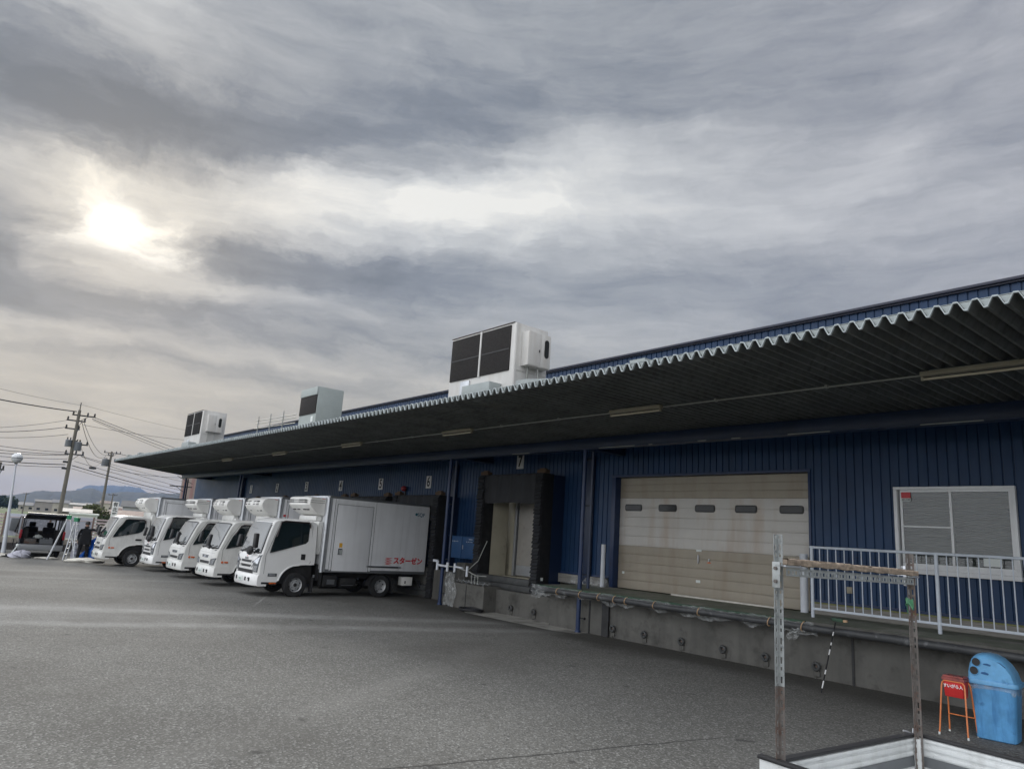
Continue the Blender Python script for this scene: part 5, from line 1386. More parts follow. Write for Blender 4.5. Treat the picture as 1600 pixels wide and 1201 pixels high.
def slotted(b, p, L, w, th, horizontal=False, axis='x', slot=(.011, .034), pitch=.05):
    """perforated flange: p = corner; runs up (or along y when horizontal); width along axis"""
    side_ = (w-slot[0])/2
    def add(u0, u1, v0, v1):   # u along the length, v across
        if not horizontal:
            if axis == 'x': b.box(p[0]+v0, p[0]+v1, p[1], p[1]+th, p[2]+u0, p[2]+u1)
            else: b.box(p[0], p[0]+th, p[1]+v0, p[1]+v1, p[2]+u0, p[2]+u1)
        else:
            if axis == 'z': b.box(p[0], p[0]+th, p[1]+u0, p[1]+u1, p[2]+v0, p[2]+v1)
            else: b.box(p[0]+v0, p[0]+v1, p[1]+u0, p[1]+u1, p[2], p[2]+th)
    add(0, L, 0, side_); add(0, L, w-side_, w)
    u = 0; k = 0
    while u < L:
        sl_ = slot[1] if k % 2 == 0 else slot[1]*.55
        e = min(L, u+pitch-sl_); add(u, e, side_, w-side_); u += pitch; k += 1
def angle_post(x, y, z0, z1, mlow, mup, lb, zsplit, sx=1, sy=1, w=.052):
    t = thing('slotted_angle_post', (0, 0, 0), lb, 'post', 'slotted steel posts on the flatbed')
    t.matrix_world = kt_M @ Matrix.Translation((x, y, z0))
    H_ = z1-z0; zs = zsplit-z0
    for nm_, m_, a, c in (('lower_section', mlow, 0, zs), ('upper_section', mup, zs+.0005, H_)):
        b = MB(); slotted(b, (0 if sx > 0 else -w, 0, a), c-a, w, .003, axis='x'); slotted(b, (0, 0.0035 if sy > 0 else -w-.0005, a), c-a, w, .003, axis='y')
        b.build(nm_, m_, t, smooth=0)
    return t
kt_M = Matrix.Translation((-2.08, 5.24, 0)) @ Matrix.Rotation(radians(-4.6), 4, 'Z')
pA = angle_post(-.008, -WBD+.02, .60, 2.125, M_rusty, M_steelang, 'galvanised slotted-angle post, the taller near one with a rusty foot, left side of the flatbed', 1.32, sy=-1, w=.034)
pB = angle_post(.019, -.03, .50, 2.08, M_rusty, M_rusty, 'rusty brown slotted-angle post with green tape at the far corner of the flatbed', 1.0, sy=-1, w=.034)
b = MB(); b.box(-.004, .044, -.043, -.039, 1.235, 1.375, .002); b.box(-.0045, -.0005, -.043, .004, 1.235, 1.375, .002); sp_ = b.build('splice_plate', M_steelang, pA)
b = MB()
for z in (1.27, 1.34):
    b.lathe([(.0005, -.012), (.010, -.012), (.011, 0)], (.02, -.043, z), 'Y', 6); b.lathe([(.0005, -.012), (.010, -.012), (.011, 0)], (-.0045, -.02, z), 'X', 6)
b.build_split('bolt', M_rusty, sp_)
b = MB(); b.sheet(lambda u, v: (-.006+.045*u, -.042-.004*sin(u*9)-.008*v*sin(u*5), 1.29-.03*v-.025*u*v+.006*sin(u*7)), 12, 6, .003); b.sheet(lambda u, v: (-.007-.003*sin(v*9), -.042+.046*u, 1.29-.045*v+.008*sin(u*6)), 10, 6, .003); b.tube([(.01, -.046, 1.27), (.03, -.052, 1.25), (.038, -.05, 1.225)], .006, 5); b.tube([(-.008, -.03, 1.27), (-.012, -.02, 1.22), (-.008, -.01, 1.17)], .003, 5); b.build('green_tape', M_greentape, pB)
b = MB(); b.box(-.03, -.012, -.02, .03, 1.37, 1.50, .003); b.box(-.12, -.03, -.012, -.006, 1.435, 1.445); b.build('clamp', M_alu, pB)
cb = thing('crossbar', (0, 0, 0), 'crossbar of perforated steel angle joining the two posts over the flatbed', 'bar'); cb.matrix_world = kt_M @ Matrix.Translation((.006, -WBD+.0, 1.93))
Rz = Matrix.Rotation(radians(-.9), 4, 'X')
b = MB(); b.T = Rz; slotted(b, (.040, .02, -.028), 1.44, .042, .003, True, 'z', (.018, .02), .034); slotted(b, (.004, .02, .0155), 1.44, .036, .003, True, 'x', (.012, .03), .05); b.build('perforated_angle', M_steelang, cb, smooth=0)
b = MB(); b.T = Rz; b.box(.0, .052, .0, .16, .0195, .030, .002); b.box(.0, .052, 1.40, 1.485, .0195, .030, .002); b.build_split('packing_strip', M_alu, cb)
tw = thing('timber_beam', (0, 0, 0), 'splintered weathered timber lying on top of the steel crossbar', 'timber'); tw.matrix_world = kt_M @ Matrix.Translation((.006, -WBD+.0, 1.93)) @ Rz
rn = random.Random(5)
b = MB()
def wood(u, v):
    a = 2*pi*v; y = .02+1.46*u
    rx, rz_ = .026, .0165
    cx = max(-1, min(1, 1.35*cos(a))); cz = max(-1, min(1, 1.35*sin(a)))
    j = .0025*sin(u*47+v*9)+.002*sin(u*131+a*2)
    return (.026+cx*(rx+j), y, .048+cz*(rz_+j)+(.003*sin(u*19) if cz > .5 else 0))
b.sheet(wood, 70, 20); b.box(.002, .050, .0195, .0205, .034, .062); b.box(.002, .050, 1.4795, 1.4805, .034, .062)
for k in range(14):
    u = rn.random(); b.box(.01, .02+rn.random()*.02+.01, .1+u*1.2, .1+u*1.2+rn.uniform(.02, .08), .063, .069)
b.build('timber', M_wood, tw, smooth=50)

# ================================================================== BIN, ASHTRAY, BRUSH POLE
def rr2(w, d, r, n=6):
    pts = []
    for cx, cy, a0 in ((w-r, d-r, 0), (-w+r, d-r, pi/2), (-w+r, -d+r, pi), (w-r, -d+r, 3*pi/2)):
        for k in range(n+1): a = a0+pi/2*k/n; pts.append((cx+r*cos(a), cy+r*sin(a)))
    return pts
def loft(b, rings, cap0=True, cap1=True):
    """rings: list of (list of xy, z) or list of xyz"""
    n = len(rings[0]); vs = [p for r_ in rings for p in r_]
    fs = [(k*n+i, k*n+(i+1) % n, (k+1)*n+(i+1) % n, (k+1)*n+i) for k in range(len(rings)-1) for i in range(n)]
    if cap0: fs.append(list(range(n))[::-1])
    if cap1: fs.append([(len(rings)-1)*n+i for i in range(n)])
    b.add(vs, fs)
bn = thing('recycling_bin', (-3.325, 10.80, 0), 'tall light blue plastic recycling bin with a domed lid and two round holes', 'bin', rz=radians(6))
b = MB(); rings = []
for z, w, d in ((0, .205, .175), (.012, .222, .19), (.10, .226, .195), (.40, .246, .21), (.60, .262, .222), (.655, .266, .226)):
    rings.append([(x, y, z) for x, y in rr2(w, d, .07)])
loft(b, rings); b.build('bin_body', M_bin, bn, smooth=45)
b = MB(); loft(b, [[(x, y, z) for x, y in rr2(w, d, .075)] for z, w, d in ((.645, .270, .230), (.648, .290, .25), (.672, .292, .252), (.70, .285, .245), (.702, .275, .235))])
b.build('lid_rim', M_binlid, bn, smooth=40)
lp = [(-.272, .70), (-.268, .78), (-.245, .88), (-.20, .965), (-.15, 1.0), (-.06, 1.012), (.03, 1.0), (.11, .965), (.18, .90), (.235, .81), (.268, .70)]
S4 = [-1, -.985, -.94, -.85, -.6, 0, .6, .85, .94, .985, 1]; vs = []; m_ = len(lp); b = MB()
for s in S4:
    k = max(0, (abs(s)-.6)/.4)**2.2
    for x, z in lp: vs.append((x*(1-.10*k), s*.232, .70+(z-.70)*(1-.16*k)))
b.add(vs, [(k*m_+i, k*m_+(i+1) % m_, (k+1)*m_+(i+1) % m_, (k+1)*m_+i) for k in range(len(S4)-1) for i in range(m_)]+[list(range(m_))[::-1], [(len(S4)-1)*m_+i for i in range(m_)]])
lid = b.build('domed_lid', M_binlid, bn, smooth=38)
b = MB()
for x, z in ((-.155, .905), (-.185, .80)): b.lathe([(.0005, -.2365), (.047, -.2365), (.050, -.226)], (x, 0, z), 'Y', 24)
b.build_split('round_hole', M_black, lid)
b = MB()
for x, z in ((-.155, .905), (-.185, .80)): b.lathe([(.047, -.2366), (.052, -.243), (.058, -.236), (.06, -.225)], (x, 0, z), 'Y', 24, caps=False)
b.build('hole_ring', M_binlid, lid)
b = MB(); b.prism([(-.08, .885), (0, .875), (.01, .89), (-.03, .905), (-.07, .90)], -.2375, -.225, 'Y'); b.prism([(-.11, .775), (-.03, .765), (-.02, .785), (-.06, .80), (-.10, .795)], -.2375, -.225, 'Y'); b.build_split('moulded_slot', mat('bin_recess_shade', (.02, .10, .26), .5), lid)  # shade inside the slots put in as a darker lid blue
b = MB(); b.prism([(.045, .715), (.245, .715), (.215, .80), (.165, .875), (.10, .925), (.06, .93)], -.240, -.22, 'Y'); fp_ = b.build('flap_panel', M_binlid, lid, smooth=0)
b = MB(); b.prism([(.075, .935), (.10, .935), (.17, .885), (.165, .878), (.10, .927)], -.243, -.225, 'Y'); b.build('flap_shadow_gap', mat('bin_recess_shade', (.02, .10, .26), .5), fp_, smooth=0)  # raised dark blue strip, shade of the flap's top gap put in as colour
def band(u, v):
    pts = rr2(.272, .232, .075, 8); n = len(pts); q = u*n; i = int(q) % n; f = q-int(q); p, r_ = pts[i], pts[(i+1) % n]
    k = 1.0+.012*sin(u*120+v*5)+.01*sin(u*53)
    return ((p[0]*(1-f)+r_[0]*f)*k, (p[1]*(1-f)+r_[1]*f)*k, .648-v*(.055+.03*abs(sin(u*17)))-.01*sin(u*40))
b = MB(); b.sheet(band, 160, 6); b.lathe([(.0005, -.03), (.02, -.015), (.016, .01), (.028, .03), (.0005, .04)], (-.262, -.20, .625), 'Z', 9); b.build('bag_edge', M_film, bn, smooth=60, fix=False)

at = thing('ashtray_stand', (-3.66, 10.47, 0), 'red cigarette ashtray box on an orange folding tube stand beside the blue bin', 'ashtray')
def FR(y0, y1, yt, name):
    b = MB(); w0, w1 = .16, .125; zt = .635
    p = [(-w0, y0, .006), (-w0+.006, y0+(yt-y0)*.12, .08), (-w1-.006, yt+(y0-yt)*.12, zt-.07), (-w1, yt, zt-.03), (-w1+.022, yt, zt), (w1-.022, yt, zt), (w1, yt, zt-.03), (w1+.006, yt+(y0-yt)*.12, zt-.07), (w0-.006, y0+(yt-y0)*.12, .08), (w0, y0, .006)]
    b.tube(p, .0095, 8); return b.build(name, M_orangetube, at)
fr_ = FR(-.16, 0, -.085, 'front_frame'); FR(.17, 0, .085, 'rear_frame')
b = MB(); b.tube([(-.148, .12, .22), (.148, .12, .22)], .007, 6); b.tube([(-.14, -.12, .40), (.14, -.12, .40)], .005, 6) if False else None; b.build('cross_rung', M_orangetube, at)
b = MB()
for x, y in ((-.16, -.16), (.16, -.16), (-.16, .17), (.16, .17)): b.lathe([(.011, 0), (.012, .02), (.011, .03)], (x, y, .0), 'Z', 8)
b.build_split('foot_cap', M_plate, at)
b = MB(); loft(b, [[(x, y, z) for x, y in rr2(w, d, .015, 3)] for z, w, d in ((.45, .104, .07), (.455, .108, .074), (.635, .118, .084), (.64, .122, .09))]); bx_ = b.build('tray_box', M_ashred, at, smooth=40)
b = MB(); b.box(-.128, .128, -.098, .098, .641, .675, .008); b.box(-.12, .12, -.09, .09, .6755, .70, .012); tt_ = b.build('tray_lid', M_ashtop, at)
b = MB()
for x, y in ((-.075, -.03), (-.03, .03), (.02, -.04), (.065, .01), (.09, -.05), (-.01, .06)): b.lathe([(.0005, .7025), (.016, .7025), (.017, .699)], (x, y, 0), 'Z', 10)
b.build('tray_hole', M_black, tt_)
text('すいがら入', .047, facing((-.004, -.0842, .575), (0, -1, .04), (1, 0, 0)), M_purewhite, 'tray_lettering', bx_, .0015, .0012, sx=.95)

bn.scale = (.95, .95, .985)
# long-handled brush leaning on the dock, head resting on the edge
bp_ = thing('striped_pole', (0, 0, 0), 'black and white striped pole leaning on the dock, dark brush head on top', 'pole')
a_, c_ = Vector((-5.87, 11.36, .0)), Vector((-6.03, 12.20, 1.0)); bp_.location = a_
dv = c_-a_
cuts = [0, .06, .16, .25, .31, .52, .60, .66, .70, .80, .86, 1.0]
b = MB()
for i in range(len(cuts)-1): b.m = i % 2; b.tube([dv*cuts[i], dv*cuts[i+1]], .0105, 8)
b.build('shaft', [M_black, M_purewhite], bp_)
b = MB(); b.obox(dv+Vector((.02, .05, .045)), (.20, .07, .055), Matrix.Rotation(radians(3), 3, 'Y'), .015); h_ = b.build('brush_head', M_tubegreen, bp_)
b = MB(); b.obox(dv+Vector((.145, .05, .04)), (.06, .06, .04), Matrix.Identity(3), .01); b.build('wooden_end', M_tape, h_)

# ================================================================== FENCE, VAN, PERSON, THINGS BY THE FAR FENCE
FZ = gz(-45)
fn = thing('boundary_fence', (-45.0, 0, FZ), 'white slatted boundary fence on a low kerb wall along the far edge of the yard', 'fence')
b = MB(); b.box(-.16, .16, -30, 60, -.2, .34, .01); b.build('kerb_wall', mat('dark_damp_kerb', (.055, .05, .048), .9, 0, .3, 2), fn)
b = MB(); b.box(-.12, .12, -30, 60, .341, .62, .01); b.build('concrete_band', mat('beige_concrete_band', (.33, .30, .26), .85, 0, .2, 1), fn)
y = -14.0; k = 0
while y < 22:
    b = MB(); b.box(-.04, .04, y-.04, y+.04, .621, 1.86, .006); b.build('fence_post', mat('brown_fence_post', (.24, .17, .14), .6), fn)
    if k % 3 == 2:
        b = MB()
        for z in (.72, .88, 1.04, 1.20, 1.36, 1.52, 1.68): b.box(-.015, .015, y+.05, y+1.95, z, z+.085, .004)
        b.build('slat_panel', mat('pinkish_slats', (.62, .52, .52), .6, 0, .15, 3), fn)
    else:
        b = MB(); b.box(-.012, .012, y+.045, y+1.955, .68, 1.80, .004); p_ = b.build('solid_panel', mat('pale_fence_panel', (.55, .57, .64), .5, 0, .08, 1.2), fn)
        b = MB(); b.box(.0125, .03, y+.045, y+1.955, 1.60, 1.64); b.build('panel_rail', mat('pinkish_slats', (.62, .52, .52), .6), p_)
    y += 2.0; k += 1
b = MB(); b.box(0, .22, -.28, .28, .0, .62, .02); o = b.build('meter_box', M_aludk, loc=(-44.95, 4.55, FZ+.95)); tag(o, 'grey meter box fixed on the white boundary fence left of the dark van', 'meter box')

# --- minivan with the tailgate up (front towards -X)
GV = gz(-39.5)
vn = thing('minivan', (-38.75, 4.98, GV), 'dark minivan seen from behind with its tailgate raised and tools inside', 'van', rz=radians(-2))
w = .83
b = MB()
for s in (-1, 1):
    o_ = s*w
    b.prism([(-.02, .42), (-.05, .95), (-4.2, .95), (-4.25, .5), (-3.95, .32), (-3.2, .32), (-3.1, .60), (-2.85, .72), (-2.6, .60), (-2.5, .32), (-1.15, .32), (-1.05, .58), (-.80, .70), (-.55, .58), (-.45, .34)], o_-.03, o_+.03, 'Y')
    b.box(-.13, -.04, o_-s*.03-.03, o_-s*.03+.03, .951, 1.72, .012)
    for x in (-1.25, -2.25): b.box(x-.04, x+.04, o_-s*.05-.02, o_-s*.05+.02, .951, 1.72)
    b.tube([(-3.9, o_-s*.02, .95), (-3.05, o_-s*.10, 1.70)], .035, 6)
b.box(-3.1, -.10, -w+.06, w-.06, 1.70, 1.79, .04); b.box(-4.25, -3.9, -w+.031, w-.031, .5, .93, .05); b.box(-3.95, -.05, -w+.031, w-.031, .30, .36)
b.build('van_body', M_vanpaint, vn)
b = MB()
for s in (): b.box(-2.21, -1.29, s*(w-.04)-.004, s*(w-.04)+.004, .96, 1.70); b.box(-1.2, -.14, s*(w-.04)-.004, s*(w-.04)+.004, .96, 1.70); b.box(-3.1, -2.3, s*(w-.05)-.004, s*(w-.05)+.004, .96, 1.69)
b.add([(-3.9, -w+.06, .96), (-3.9, w-.06, .96), (-3.06, w-.12, 1.69), (-3.06, -w+.12, 1.69)], [(0, 1, 2, 3)])
b.build('window_glass', M_carglass, vn, smooth=0)
b = MB()
for s in (-1, 1): b.box(-2.21, -1.29, s*(w-.04)-.006, s*(w-.04)+.006, .955, 1.70); b.box(-1.2, -.14, s*(w-.04)-.006, s*(w-.04)+.006, .955, 1.70)
b.build_split('privacy_glass', M_glass, vn)
b = MB(); b.box(-3.05, -.12, -w+.09, w-.09, 1.66, 1.695); b.box(-3.75, -3.3, -w+.05, w-.05, .8, 1.08, .05); b.build('headliner_and_dash', M_inside, vn)
b = MB(); b.prism([(-.09, 1.76), (-.02, 1.80), (.62, 1.96), (.95, 1.93), (.98, 1.86), (.60, 1.88), (-.05, 1.72)], -w+.05, w-.05, 'Y'); tg = b.build('tailgate', M_vanpaint, vn)
b = MB(); b.box(.15, .75, -w+.20, w-.20, 1.80, 1.83) if False else b.prism([(.10, 1.775), (.60, 1.865), (.60, 1.874), (.10, 1.785)], -w+.2, w-.2, 'Y'); b.build('tailgate_lining', M_inside, tg)
b = MB()
for s in (-1, 1): b.tube([(-.05, s*(w-.10), 1.35), (.42, s*(w-.10), 1.84)], .012, 6)
b.build('gas_strut', M_black, tg)
b = MB(); b.box(-.06, .12, -w-.02, w+.02, .30, .56, .05); b.build('rear_bumper', M_silver, vn)
for s in (-1, 1):
    b = MB(); b.box(-.12, .015, s*w-.055, s*w+.04, .80, 1.18, .02); b.build('tail_lamp', M_taillamp, vn)
    for x in (-.82, -2.85):
        b = MB(); b.lathe([(.0005, 0), (.19, .01), (.20, .0), (.29, -.01), (.31, -.04), (.31, -.15), (.28, -.18), (.0005, -.18)] if s > 0 else [(.0005, 0), (.19, -.01), (.20, .0), (.29, .01), (.31, .04), (.31, .15), (.28, .18), (.0005, .18)], (x, s*(w+.01), .31), 'Y', 20); b.build('wheel', M_rubber, vn)
b = MB(); b.box(-1.4, -.06, -w+.04, w-.04, .361, .58, .01)
b.box(-1.75, -1.5, -.60, -.08, .4, 1.30, .08); b.box(-1.75, -1.5, .10, .62, .4, 1.30, .08); b.box(-1.72, -1.55, -.46, -.2, 1.301, 1.52, .05); b.box(-1.72, -1.55, .24, .50, 1.301, 1.52, .05); b.box(-1.3, -.2, -w+.06, -w+.30, .58, 1.25, .05); b.box(-1.3, -.2, w-.30, w-.06, .58, 1.2, .05); b.box(-1.45, -1.1, -.5, .6, .6, 1.05, .08)
b.build('cabin_interior', M_inside, vn)
def crate(loc, d, lb, m, rz=0):
    t = thing('tool_crate', loc, lb, 'crate', rz=rz)
    b = MB(); x, y, z = d[0]/2, d[1]/2, d[2]
    b.box(-x, x, -y, y, 0, .02); b.box(-x, x, -y, -y+.015, .0205, z); b.box(-x, x, y-.015, y, .0205, z); b.box(-x, -x+.015, -y+.016, y-.016, .0205, z); b.box(x-.015, x, -y+.016, y-.016, .0205, z)
    b.build('crate_box', m, t); b = MB(); b.box(-x-.01, x+.01, -y-.012, -y+.02, z+.001, z+.025); b.box(-x-.01, x+.01, y-.02, y+.012, z+.001, z+.025); b.build('crate_rim', m, t)
    b = MB(); rn = random.Random(int(d[1]*1000)); 
    for k in range(7): b.obox((rn.uniform(-x+.05, x-.05), rn.uniform(-y+.06, y-.06), z*.7+rn.uniform(0, .10)), (rn.uniform(.05, .12), rn.uniform(.06, .16), rn.uniform(.04, .10)), Matrix.Rotation(rn.uniform(0, 3), 3, 'Z'), .008)
    b.build('tools', M_aludk, t)
crate((-39.05, 5.18, GV+.585), (.34, .50, .22), 'grey plastic tool crate in the open back of the van, right side', M_basket)
crate((-39.1, 4.56, GV+.585), (.34, .45, .20), 'dark brown tool crate in the open back of the van, left side', M_rusty)
def lump(name, loc, sx, sy, sz, m, lb, cat, seed, group=None, nu=26, nv=16):
    rn = random.Random(seed); ph = [(rn.uniform(1, 4), rn.uniform(2, 7), rn.uniform(0, 6)) for _ in range(6)]
    b = MB()
    def f(u, v):
        a = 2*pi*u; e = pi*(v-.5); r = 1+.13*sum(sin(p*a+q*e+t_) for p, q, t_ in ph)/2.2
        c = cos(e)*r; return (sx*c*cos(a), sy*c*sin(a), max(0, sz*(.42+.58*sin(e)*r)+.12*sz*sin(a*5+e*7)))
    def g(u, v): return f(0 if u == 1 else u, v)
    b.sheet(g, nu, nv); o = b.build(name, m, loc=loc, smooth=60); return tag(o, lb, cat, group)
lump('cloth_bundle', (-38.1, 4.22, GV), .26, .40, .30, M_clothgrey, 'grey-white cloth bundle on the ground behind the van', 'bundle', 4)
lump('cloth_bundle', (-38.6, 3.55, GV), .22, .26, .13, M_clothwhite, 'small flat white cloth on the ground at the far left edge', 'bundle', 9)
lump('cloth_bundle', (-38.0, 5.2, GV), .18, .45, .07, M_clothwhite, 'thin white rag lying under the rear bumper of the van', 'bundle', 12)
lump('paint_bucket', (-39.3, 4.88, GV+.80), .14, .18, .16, M_plate, 'white bag on top of the load inside the van', 'bag', 15)
lump('dust_sheet', (-35.7, 6.25, GV+.02), .45, .75, .17, M_clothwhite, 'crumpled white dust sheet at the feet of the person', 'dust sheet', 21)
# small hand cart / vacuum with hose by the kerb
t = thing('tool_stand', (-38.4, 3.86, GV), 'small black tool on the ground with a white handle, left of the grey bundle', 'tool')
b = MB(); b.box(-.12, .12, -.16, .16, 0, .14, .03); b.build('tool_base', M_black, t); b = MB(); b.tube([(0, .02, .13), (0, .16, .38), (0, .20, .46)], .025, 6); b.lathe([(.03, 0), (.06, .03), (.06, .10), (.02, .12)], (0, .21, .45), 'Z', 10); b.build('tool_handle', M_plate, t)
sheet_thing('blue_tarpaulin', 'bright blue tarpaulin bundled upright between the person and the farthest truck', 'tarpaulin', lambda u, v: (-36.3+.08*sin(u*9+v*2), 6.50+.20*u-.62*(1-v)**1.8*(1-u)+.03*sin(v*11), gz(-36)+.02+1.05*v*(.80+.20*u)), 14, 18, M_bluesheet, th=.02)

# --- stepladders
def stepladder(loc, h, w0, w1, spread, lb, rz=0.0):
    t = thing('stepladder', loc, lb, 'ladder', 'aluminium stepladders behind the van', rz)
    for sx, nm in ((1, 'front_frame'), (-1, 'rear_frame')):
        b = MB()
        for s in (-1, 1): b.tube([(sx*spread*.5, s*w0/2, 0), (sx*.03, s*w1/2, h)], .026, 6)
        for k in range(1, 7):
            f = k/7; x = sx*(spread*.5*(1-f)+.03*f); ww = (w0*(1-f)+w1*f)/2-.01
            b.box(x-.03, x+.03, -ww, ww, h*f-.012, h*f+.012)
        b.build(nm, M_ladder, t)
    b = MB(); b.box(-.09, .09, -w1/2-.04, w1/2+.04, h-.02, h+.06, .02); b.box(-.08, .08, -w1/2-.035, w1/2+.035, h-.12, h-.021, .01); b.build('top_cap', M_laddergreen, t)
    return t
stepladder((-37.3, 5.66, GV), 1.88, .50, .30, 1.05, 'aluminium stepladder standing wide open behind the van, the left one', radians(78))
stepladder((-37.15, 5.95, GV), 1.80, .46, .30, .42, 'aluminium stepladder folded narrow, the right one next to the person', radians(66))
lump('bag', (-37.4, 6.15, GV), .16, .14, .75, M_clothgrey, 'grey bundle leaning behind the right stepladder', 'bag', 31)

# --- person in black, seen from behind, arm stretched out to the truck mirror
PX, PY = -36.2, 6.24
pr_ = thing('person', (PX, PY, gz(PX)), 'person in black jacket and trousers seen from behind, right arm stretched toward the farthest truck', 'person')
def skin(name, verts, edges, mats, parent, sub=2, root=0):
    me = bpy.data.meshes.new(name); me.from_pydata([v[0] for v in verts], edges, []); o = bpy.data.objects.new('tmp_'+name, me); COL.objects.link(o)
    md = o.modifiers.new('s', 'SKIN'); sv = me.skin_vertices[0].data
    for i, v in enumerate(verts): sv[i].radius = (v[1], v[2] if len(v) > 2 else v[1]); sv[i].use_root = (i == root)
    md.branch_smoothing = .6
    if sub: o.modifiers.new('d', 'SUBSURF').levels = sub
    dg = bpy.context.evaluated_depsgraph_get(); m2 = bpy.data.meshes.new_from_object(o.evaluated_get(dg)); bpy.data.objects.remove(o)
    m2.materials.clear()
    for m_ in mats: m2.materials.append(m_)
    m2.polygons.foreach_set('use_smooth', [True]*len(m2.polygons))
    q = bpy.data.objects.new(name, m2); COL.objects.link(q); q.parent = parent; return q
# faces -X (away from the camera); +Y is on the right of the picture
V = [((0, 0, .93), .15, .20), ((0, 0, 1.12), .145, .20), ((-.01, 0, 1.32), .145, .225), ((-.01, 0, 1.42), .07, .08), ((-.03, 0, 1.52), .075, .07), ((-.03, 0, 1.60), .095, .08), ((-.03, 0, 1.675), .05, .045),
     ((0, .19, 1.37), .062), ((.08, .42, 1.33), .048), ((.18, .66, 1.27), .038), ((.20, .74, 1.255), .026),
     ((0, -.19, 1.36), .062), ((-.02, -.27, 1.12), .048), ((-.14, -.24, .90), .037), ((-.17, -.235, .85), .026),
     ((0, .11, .86), .11), ((-.02, .14, .48), .08), ((.02, .16, .10), .058), ((-.12, .16, .045), .038), ((-.20, .165, .035), .03),
     ((0, -.11, .86), .11), ((0, -.15, .48), .08), ((.03, -.18, .10), .058), ((-.11, -.19, .045), .038), ((-.19, -.195, .035), .03)]
Ed = [(0, 1), (1, 2), (2, 3), (3, 4), (4, 5), (5, 6), (2, 7), (7, 8), (8, 9), (9, 10), (2, 11), (11, 12), (12, 13), (13, 14), (0, 15), (15, 16), (16, 17), (17, 18), (18, 19), (0, 20), (20, 21), (21, 22), (22, 23), (23, 24)]
def fingers(base, d, side_, idx):
    d = Vector(d).normalized(); side_ = Vector(side_).normalized(); nn_ = d.cross(side_)
    o0 = len(V)
    V.append((tuple(Vector(base)+d*.045), .026, .02)); Ed.append((idx, o0)); palm = o0
    for k, L in enumerate((.07, .078, .074, .06)):
        b0 = Vector(base)+d*.075+side_*(.025-.0165*k); c0 = len(V)
        V.append((tuple(b0), .010)); V.append((tuple(b0+d*L*.5+nn_*.008), .009)); V.append((tuple(b0+d*L+nn_*.028), .0075)); Ed.extend([(palm, c0), (c0, c0+1), (c0+1, c0+2)])
    b0 = Vector(base)+d*.02+side_*.032; c0 = len(V)
    V.append((tuple(b0), .011)); V.append((tuple(b0+d*.035+side_*.02), .009)); Ed.extend([(palm, c0), (c0, c0+1)])
fingers((.20, .74, 1.255), (.15, .9, -.1), (0, .1, 1), 10)
fingers((-.17, -.235, .85), (-.3, 0, -.9), (-.9, 0, .3), 14)
body_ = skin('body', V, Ed, [M_navy, M_skin], pr_)
for p in body_.data.polygons:
    c = p.center
    if c.z > 1.465 and abs(c.y) < .14: p.material_index = 1
    elif c.y > .72 or (c.z < .88 and c.y < -.17 and c.x < -.09 and c.z > .7): p.material_index = 1
b = MB()
def hair(u, v):
    a = 2*pi*(0 if u == 1 else u); e = -.25+(pi/2+.25)*v
    if -2.2 < (a-pi) < 2.2 and False: pass
    r = .108; x = cos(a)*cos(e)*r*(1.05); y_ = sin(a)*cos(e)*.098; z = sin(e)*.125
    return (-.025+x+(.02 if cos(a) > 0 else 0), y_, 1.60+max(z, -.02 if cos(a) < -.2 else -.06))
b.sheet(hair, 24, 10); b.build('hair', M_hair, pr_, smooth=60)
b = MB()
b.lathe([(.085, -.03), (.10, .0), (.085, .035)], (-.02, 0, 1.455), 'Z', 16, caps=False); b.build('jacket_collar', M_navy, pr_)
b = MB(); loft(b, [[(x, y, z) for x, y in rr2(w_, d_, .09)] for z, w_, d_ in ((.72, .18, .25), (.95, .17, .235), (1.15, .155, .215))], False, False); b.build('jacket_hem', M_navy, pr_)
b = MB()
for y_ in (.045, -.045): b.lathe([(.0005, -.015), (.010, -.008), (.011, 0)], (-.125, y_, 1.605), 'X', 8)
b.build('eyes', M_hair, pr_); b = MB(); b.obox((-.135, 0, 1.585), (.035, .025, .05), Matrix.Identity(3), .01); b.box(-.128, -.118, -.025, .025, 1.535, 1.545)
for s in (-1, 1): b.obox((-.02, s*.088, 1.59), (.035, .018, .06), Matrix.Identity(3), .008)
b.build('face_features', M_skin, pr_)

